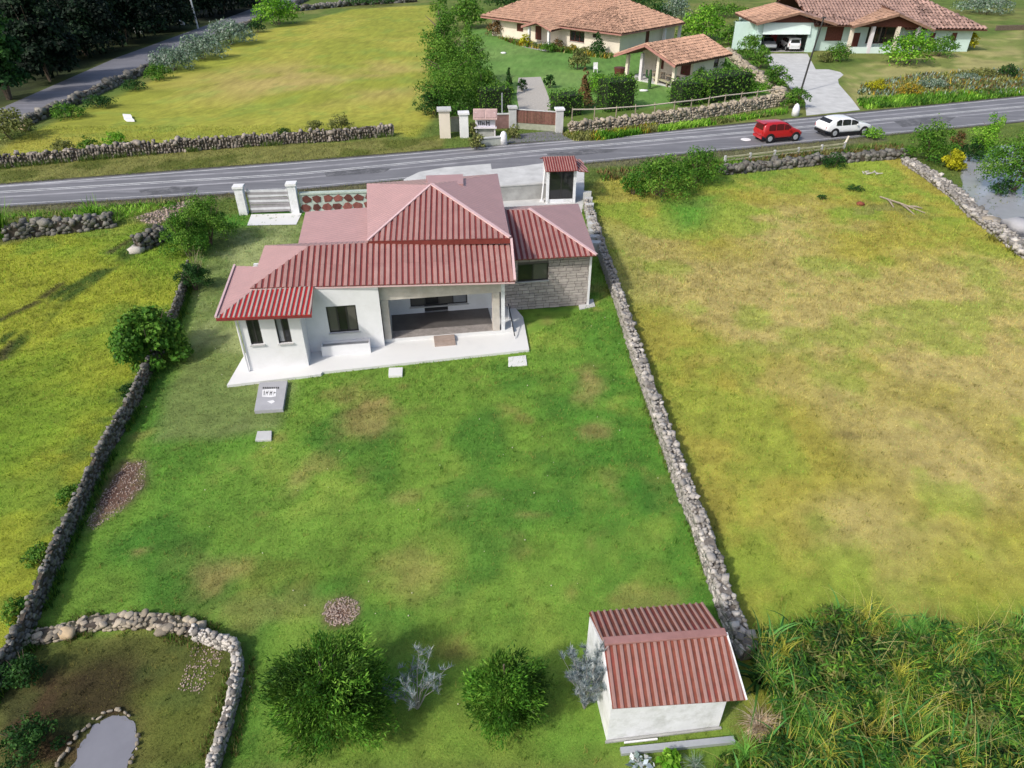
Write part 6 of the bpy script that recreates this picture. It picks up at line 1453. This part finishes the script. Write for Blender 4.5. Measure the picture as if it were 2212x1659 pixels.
bush("potted_shrub", "small green plant by the left porch column of the small house", "plant", 1362, 174, 22, 18, "mid", 160)
b = G(1402, 192); t = thing("cactus", "upright dark green cactus on the grass in front of the small house", "cactus", b); m = MB(); mc = M("cactus_skin", (.04, .09, .03), .8); m.tube([b, b + Vector((0, 0, 1.0)), b + Vector((0, 0, 1.9))], [.16, .2, .12], 8); m.build("stem", mc, t)
m = MB(); m.tube([b + Vector((0, 0, 1.1)), b + Vector((-.4, 0, 1.25)), b + Vector((-.45, 0, 1.9))], [.12, .14, .1], 7); m.build("arm", mc, t)
boulder("white stone on the grass left of the cactus", 1391, 197, (1.0, .5, .25), m_white, name="rock", cat="rock", var=1); boulder("round white stone by the trimmed hedge block near the small house", 1352, 204, (.7, .5, .35), m_white, name="rock", cat="rock", var=2)
boulder("small white stone alone on the bright lawn of the cream house", 1087, 116, (.9, .5, .3), m_white, name="rock", cat="rock", var=3)
t = thing("garden_chair", "small white garden chair on the lawn left of the small house", "chair", G(1286, 157)); b = G(1286, 157); m = MB(); m.box(b + Vector((0, 0, .42)), (.5, .5, .06)); m.build("seat", m_white, t); m = MB(); m.box(b + Vector((0, .24, .48)), (.5, .05, .6)); m.build("backrest", m_white, t)
for x in (-.2, .2):
    for y in (-.2, .2): m = MB(); m.box(b + Vector((x, y, 0)), (.05, .05, .42)); m.build("leg", m_white, t)

# ------------------------------------------------------------------ mint house
Y4 = 102.4; Z = thing("mint_house", "mint green house with brown tiled roofs and an open double garage", "house", (46, 106, 0)); v4 = lambda x, y, z=0: Vector((x, y, z))
wall(Z, (32.6, Y4), (40.6, Y4), 0, 3.55, .25, [(.8, 6.9, 0, 2.15)], m_mint, "garage_front_wall")
m = MB(); m.prism([v4(33.3, Y4 - .35, 2.2), v4(39.6, Y4 - .35, 2.2), v4(39.6, Y4 - .05, 3.45), v4(33.3, Y4 - .05, 3.45)], (0, .06, .06)); m.build("tilted_garage_door", m_mintpale, Z)
m = MB(); m.prism([v4(33.6, Y4 + .05, 3.5), v4(40.4, Y4 + .05, 3.5), v4(37.2, Y4 + .05, 4.75)], (0, .1, 0)); m.build("gable_boards", m_brownwood, Z)
wall(Z, (32.85, 111), (32.85, Y4 + .25), 0, 3.55, .25, [], m_mint, "garage_side_wall"); wall(Z, (40.6, Y4 + .25), (40.6, 111), 0, 3.4, .25, [], m_mint, "garage_side_wall"); wall(Z, (40.6, 109), (33, 109), 0, 3.4, .2, [], m_conc, "garage_back_wall")
sheet("garage_floor", [v4(33, Y4), v4(40.5, Y4), v4(40.5, 109), v4(33, 109)], m_conc, .018)
wall(Z, (40.6, 103.6), (54, 103.6), 0, 3.3, .25, [(1.7, 4.0, 1.2, 3.0), (4.9, 6.4, .1, 2.2), (7.3, 11.0, .9, 2.9)], m_mint, "main_wall")
window(Z, (40.6, 103.6), (54, 103.6), 1.7, 4.0, 1.2, 3.0, panes=2, glass=m_brownwood, frame=m_brownwood, name="shutter_window"); window(Z, (40.6, 103.6), (54, 103.6), 4.9, 6.4, .1, 2.2, panes=1, glass=m_brownwood, frame=m_brownwood, name="door"); window(Z, (40.6, 103.6), (54, 103.6), 7.3, 11.0, .9, 2.9, panes=3, frame=m_brownwood)
for x in (44.9, 47.6, 50.9, 53.6):
    m = MB(); m.box((x, 101.6, 0), (.42, .42, 3.2)); m.build("porch_column", m_cream if x in (44.9, 50.9) else m_lilac, Z)
m = MB(); m.box((49.2, 101.55, 0), (9.0, .25, .75)); m.build("porch_parapet", m_mintpale, Z)
m = MB(); m.box((49.2, 102.55, 0), (9.0, 1.9, .14)); m.build("porch_floor", m_conc, Z)
wall(Z, (54.0, 102.8), (61.6, 102.8), 0, 2.8, .25, [(2.0, 2.7, .3, 2.3), (4.9, 5.6, 1.3, 2.3)], m_mint, "wing_wall"); window(Z, (54, 102.8), (61.6, 102.8), 2.0, 2.7, .3, 2.3, panes=1, glass=m_brownwood, frame=m_brownwood, name="shutter_window"); window(Z, (54, 102.8), (61.6, 102.8), 4.9, 5.6, 1.3, 2.3, panes=1, glass=m_brownwood, frame=m_brownwood, name="shutter_window")
wall(Z, (61.6, 103.05), (61.6, 112), 0, 2.8, .25, [], m_mint, "wing_side_wall"); wall(Z, (61.4, 113), (33, 113), 0, 3.4, .25, [], m_mint, "rear_wall"); wall(Z, (30.2, 104.5), (32.85, 104.5), 0, 3.4, .2, [], m_mint, "side_screen_wall")
tile_roof(Z, [v4(32.0, 112, 3.55), v4(32.0, 101.4, 3.55), v4(37.4, 101.4, 4.85), v4(37.4, 112, 4.85)], .34, .5, m_terr, 140, label="left slope of the garage roof, pale tiles"); tile_roof(Z, [v4(42.6, 101.4, 3.5), v4(42.6, 112, 3.5), v4(37.4, 112, 4.85), v4(37.4, 101.4, 4.85)], .42, .62, m_terr_d, 40)
tile_roof(Z, [v4(40.0, 102.0, 3.25), v4(54.5, 102.0, 3.2), v4(54.5, 110.5, 6.6), v4(38.5, 110.5, 6.6)], .44, .66, m_terr_d, 60, label="main roof slope of aged dark tiles")
tile_roof(Z, [v4(52.0, 101.7, 2.9), v4(62.9, 101.9, 2.75), v4(54.5, 110.5, 6.6), v4(51, 110.5, 6.6)], .52, .72, m_terr_d, 150, label="right end of the main roof with large uneven tiles"); tile_roof(Z, [v4(62.9, 101.9, 2.75), v4(62.9, 114, 2.75), v4(54.5, 110.5, 6.6)], .5, .7, m_terr_d); tile_roof(Z, [v4(62.9, 116, 3.0), v4(38, 116, 3.2), v4(38.5, 110.5, 6.6), v4(54.5, 110.5, 6.6)], .5, .9, m_terr_d)
tile_roof(Z, [v4(44.6, 106.5, 3.4), v4(44.3, 100.6, 3.3), v4(50.0, 100.6, 4.75), v4(50.0, 108.5, 4.75)], .36, .55, m_terr, 90, label="left slope of the porch gable, paler tiles"); tile_roof(Z, [v4(55.2, 100.6, 2.9), v4(55.2, 105.5, 3.3), v4(50.0, 108.5, 4.75), v4(50.0, 100.6, 4.75)], .46, .66, m_terr_d, 40)
for a, b in (((44.3, 100.58, 3.2), (50, 100.58, 4.65)), ((50, 100.58, 4.65), (55.2, 100.58, 2.8)), ((32.0, 101.38, 3.45), (37.4, 101.38, 4.75)), ((37.4, 101.38, 4.75), (42.6, 101.38, 3.4))):
    m = MB(); m.bar(a, b, .1, .26); m.build("gable_board", M("brown_board", (.22, .13, .09), .8, .25, 5), Z)
m = MB(); m.prism([v4(45.6, 101.5, 3.3), v4(54.4, 101.5, 3.0), v4(50.1, 101.5, 4.5)], (0, .1, 0)); m.build("gable_boards", m_brownwood, Z)
car("silver sedan parked in the left half of the open garage", (35.0, 105.0, .02), -math.pi / 2, 4.5, 1.75, 1.5, silver, "sedan"); car("white hatchback parked in the right half of the open garage", (38.1, 104.6, .02), math.pi / 2, 4.0, 1.75, 1.65, whitep, "hatch", m_glass)
t = thing("red_cabinet", "red cabinet between the two cars at the back of the garage", "cabinet", (36.6, 107.5, .02)); m = MB(); m.box((36.6, 107.5, .02), (.9, .6, 1.7)); m.build("cabinet", plain("red_cabinet_paint", (.4, .015, .02), .4), t); m = MB(); m.box((36.6, 107.18, .1), (.8, .03, 1.5)); m.build("door", plain("red_cabinet_paint", (.4, .015, .02)), t)
t = thing("utility_pole", "thin dark leaning pole beside the garage driveway", "pole", G(1729, 200)); b = G(1729, 200); m = MB(); m.tube([b, b + Vector((.35, .2, 3.2)), b + Vector((.85, .4, 7.0))], [.10, .09, .07], 7); m.build("pole", m_frame, t); m = MB(); m.box(b + Vector((.85, .4, 6.9)), (.5, .12, .12), .4); m.build("cap", m_frame, t)

# ------------------------------------------------------------------ garden trees, hedges and shrubs across the road
GT = [("garden_conifer", "tall feathery green tree at the far field's edge, nearest the road", 976, 244, 128, 180, "mid", 12000, "column"), ("garden_conifer", "tall columnar tree rising behind the feathery one at the field edge", 962, 190, 100, 200, "mid", 8000, "column"), ("garden_conifer", "columnar tree right of the feathery one, with lighter top", 1018, 200, 96, 150, "mid", 7000, "column"),
      ("garden_conifer", "broad dark lower tree at the foot of the columnar ones", 940, 248, 84, 76, "dark", 4000, "round"), ("garden_conifer", "dark bushy tree right of the tall group above the long hedge", 1044, 218, 84, 86, "mid", 4000, "round"), ("garden_conifer", "small bushy conifer on the lawn in front of the cream house's right end", 1290, 118, 46, 50, "dark", 700, "cone"),
      ("garden_conifer", "narrow dark brownish conifer between the two trimmed hedge blocks", 1262, 232, 44, 86, "brown", 800, "cone"), ("garden_conifer", "thin young tree left of the garden path's top", 1100, 205, 30, 60, "dark", 400, "cone")]
for nm, l, x, y, w, h, p, n, sh in GT: bush(nm, l, "tree", x, y, w, h, p, n, shape=sh, lobes=18 if sh == "tree" else None)
hd = lambda l, a, b, w, h, n, p="mid": hedge("hedge", l, "hedge", G(*a), G(*b), w, h, p, n)
hd("long clipped hedge behind the sign stand", (1032, 250), (1100, 246), 2.6, 2.6, 1800); hd("clipped hedge block right of the brown gate", (1195, 250), (1248, 244), 2.2, 2.0, 1200); hd("clipped cube-like hedge near the middle of the rubble wall", (1297, 238), (1358, 232), 2.6, 2.9, 1700)
hd("square clipped hedge, left part of the long hedge by the small house", (1456, 226), (1502, 221), 2.4, 2.2, 1300); hd("long dark clipped hedge right of the small house's porch", (1510, 220), (1600, 204), 2.8, 2.5, 2300)
OTH = [("bush", 1290, 200, 70, 44, "bright", "bright loose bush above the cube-like hedge", 700), ("bush", 1340, 190, 60, 30, "bright", "pale green bush in front of the small house's left columns", 500), ("bush", 1250, 150, 50, 48, "olive", "olive shrub with reddish base on the lawn's right edge", 500), ("bush", 1540, 165, 90, 40, "mid", "leafy shrub along the small house's right wall", 800), ("bush", 1500, 178, 60, 36, "mid", "shrub in front of the small house's right corner", 500),
       ("bush", 1128, 196, 26, 30, "dark", "dark shrub on the left side of the gravel path", 260), ("bush", 1186, 190, 28, 36, "dark", "dark shrub on the right side of the gravel path", 260), ("bush", 1068, 232, 70, 34, "mid", "rounded green shrub above the long hedge", 600), ("flowering_bush", 1070, 78, 42, 38, "brown", "brown-green flowering bush at the left end of the cream house", 420), ("bush", 1134, 98, 30, 26, "yellow", "yellow-green shrub on the lawn by the cream house's porch", 300),
       ("bush", 1184, 112, 42, 22, "mid", "dark-based round shrub right of the cream house's porch", 350), ("bush", 1205, 104, 30, 22, "brown", "reddish shrub under the cream house's wide window", 260), ("bush", 1238, 112, 26, 18, "amber", "amber shrub along the cream house front", 200), ("bush", 1262, 116, 26, 18, "olive", "olive shrub along the cream house front, right of the amber one", 200),
       ("driveway_shrub", 1600, 92, 60, 60, "bluegrey", "grey-green tall shrub at the top of the garage driveway", 700), ("driveway_shrub", 1618, 128, 66, 62, "mid", "large shrub at the left of the garage driveway below the grey-green one", 900), ("driveway_shrub", 1640, 148, 56, 50, "mid", "green shrub halfway down the garage driveway's left side", 700), ("driveway_shrub", 1672, 196, 66, 62, "mid", "leafy shrub in the lower middle of the driveway's left side", 1000), ("driveway_shrub", 1715, 234, 62, 58, "mid", "bushy shrub at the road end of the driveway, beside the large bollard", 1000), ("driveway_shrub", 1628, 205, 60, 30, "bright", "low bright shrub between the long hedge and the driveway", 500),
       ("bush", 1808, 132, 62, 42, "mid", "round green shrub under the mint house's dark window", 900), ("bush", 1780, 134, 36, 26, "olive", "olive spiky shrub at the corner of the mint house's drive", 300), ("round_tree", 1955, 140, 118, 82, "bright", "big round bright green tree in front of the mint house", 2400), ("bush", 2030, 122, 70, 46, "mid", "green bush right of the big round tree by the mint house", 900),
       ("bush", 1890, 196, 50, 26, "yellow", "yellow-green shrub at the left end of the flower bed", 420), ("bush", 1962, 205, 60, 28, "amber", "amber shrub in the middle of the flower bed", 480), ("bush", 2012, 190, 70, 22, "bluegrey", "grey-leaved shrub in the flower bed right of the amber one", 480), ("bush", 2085, 172, 60, 16, "bluegrey", "pale grey shrub in the upper part of the flower bed", 400), ("bush", 2120, 165, 70, 20, "olive", "olive shrub near the right end of the flower bed", 400), ("bush", 2172, 165, 46, 30, "dark", "dark round shrub at the right end of the flower bed", 380),
       ("bush", 2086, 108, 44, 46, "yellow", "yellow shrub at the right corner of the mint house", 420), ("bush", 1515, 86, 112, 72, "bright", "large round yellow-green tree behind the small house", 1800), ("grey_tree", 1456, 46, 78, 62, "bluegrey", "grey-leaved tree behind the cream house's right corner", 1100), ("bush", 1575, 98, 60, 44, "mid", "green shrub behind the small house's far end", 600), ("bush", 1420, 60, 60, 60, "dark", "dark tall bush beside the cream house's right corner", 700), ("bush", 1560, 36, 120, 30, "mid", "green bush row at the top edge between the two houses", 700),
       ("grey_tree", 2125, 30, 120, 44, "bluegrey", "grey stony shrub mass behind the mint house roof", 900), ("bush", 1100, 20, 110, 50, "dark", "dark trees behind the left end of the cream house", 900), ("bush", 1010, 60, 90, 70, "mid", "light green tree behind the columnar trees", 900), ("bush", 800, 12, 120, 20, "dark", "dark hedge patch at the top edge beyond the far field", 500), ("bush", 1380, 12, 90, 20, "dark", "dark bush at the top edge right of the cream house roof", 500)]
for nm, x, y, w, h, p, l, n in OTH: bush(nm, l, "tree" if "tree" in nm else "shrub", x, y, w, h, p, n)
stone_wall("broken stone wall along the top of the far field by the side road", GP((640, 24), (760, 12), (900, 4)), 1.0, .8, .6, m_stone_d, m_core, 40, 22, loose=.3)
lying_beam("dark low fence line at the far right edge below the grey shrubs", G(2150, 66), G(2230, 64), .3, .7, m_trunk, "boundary_fence", "fence")
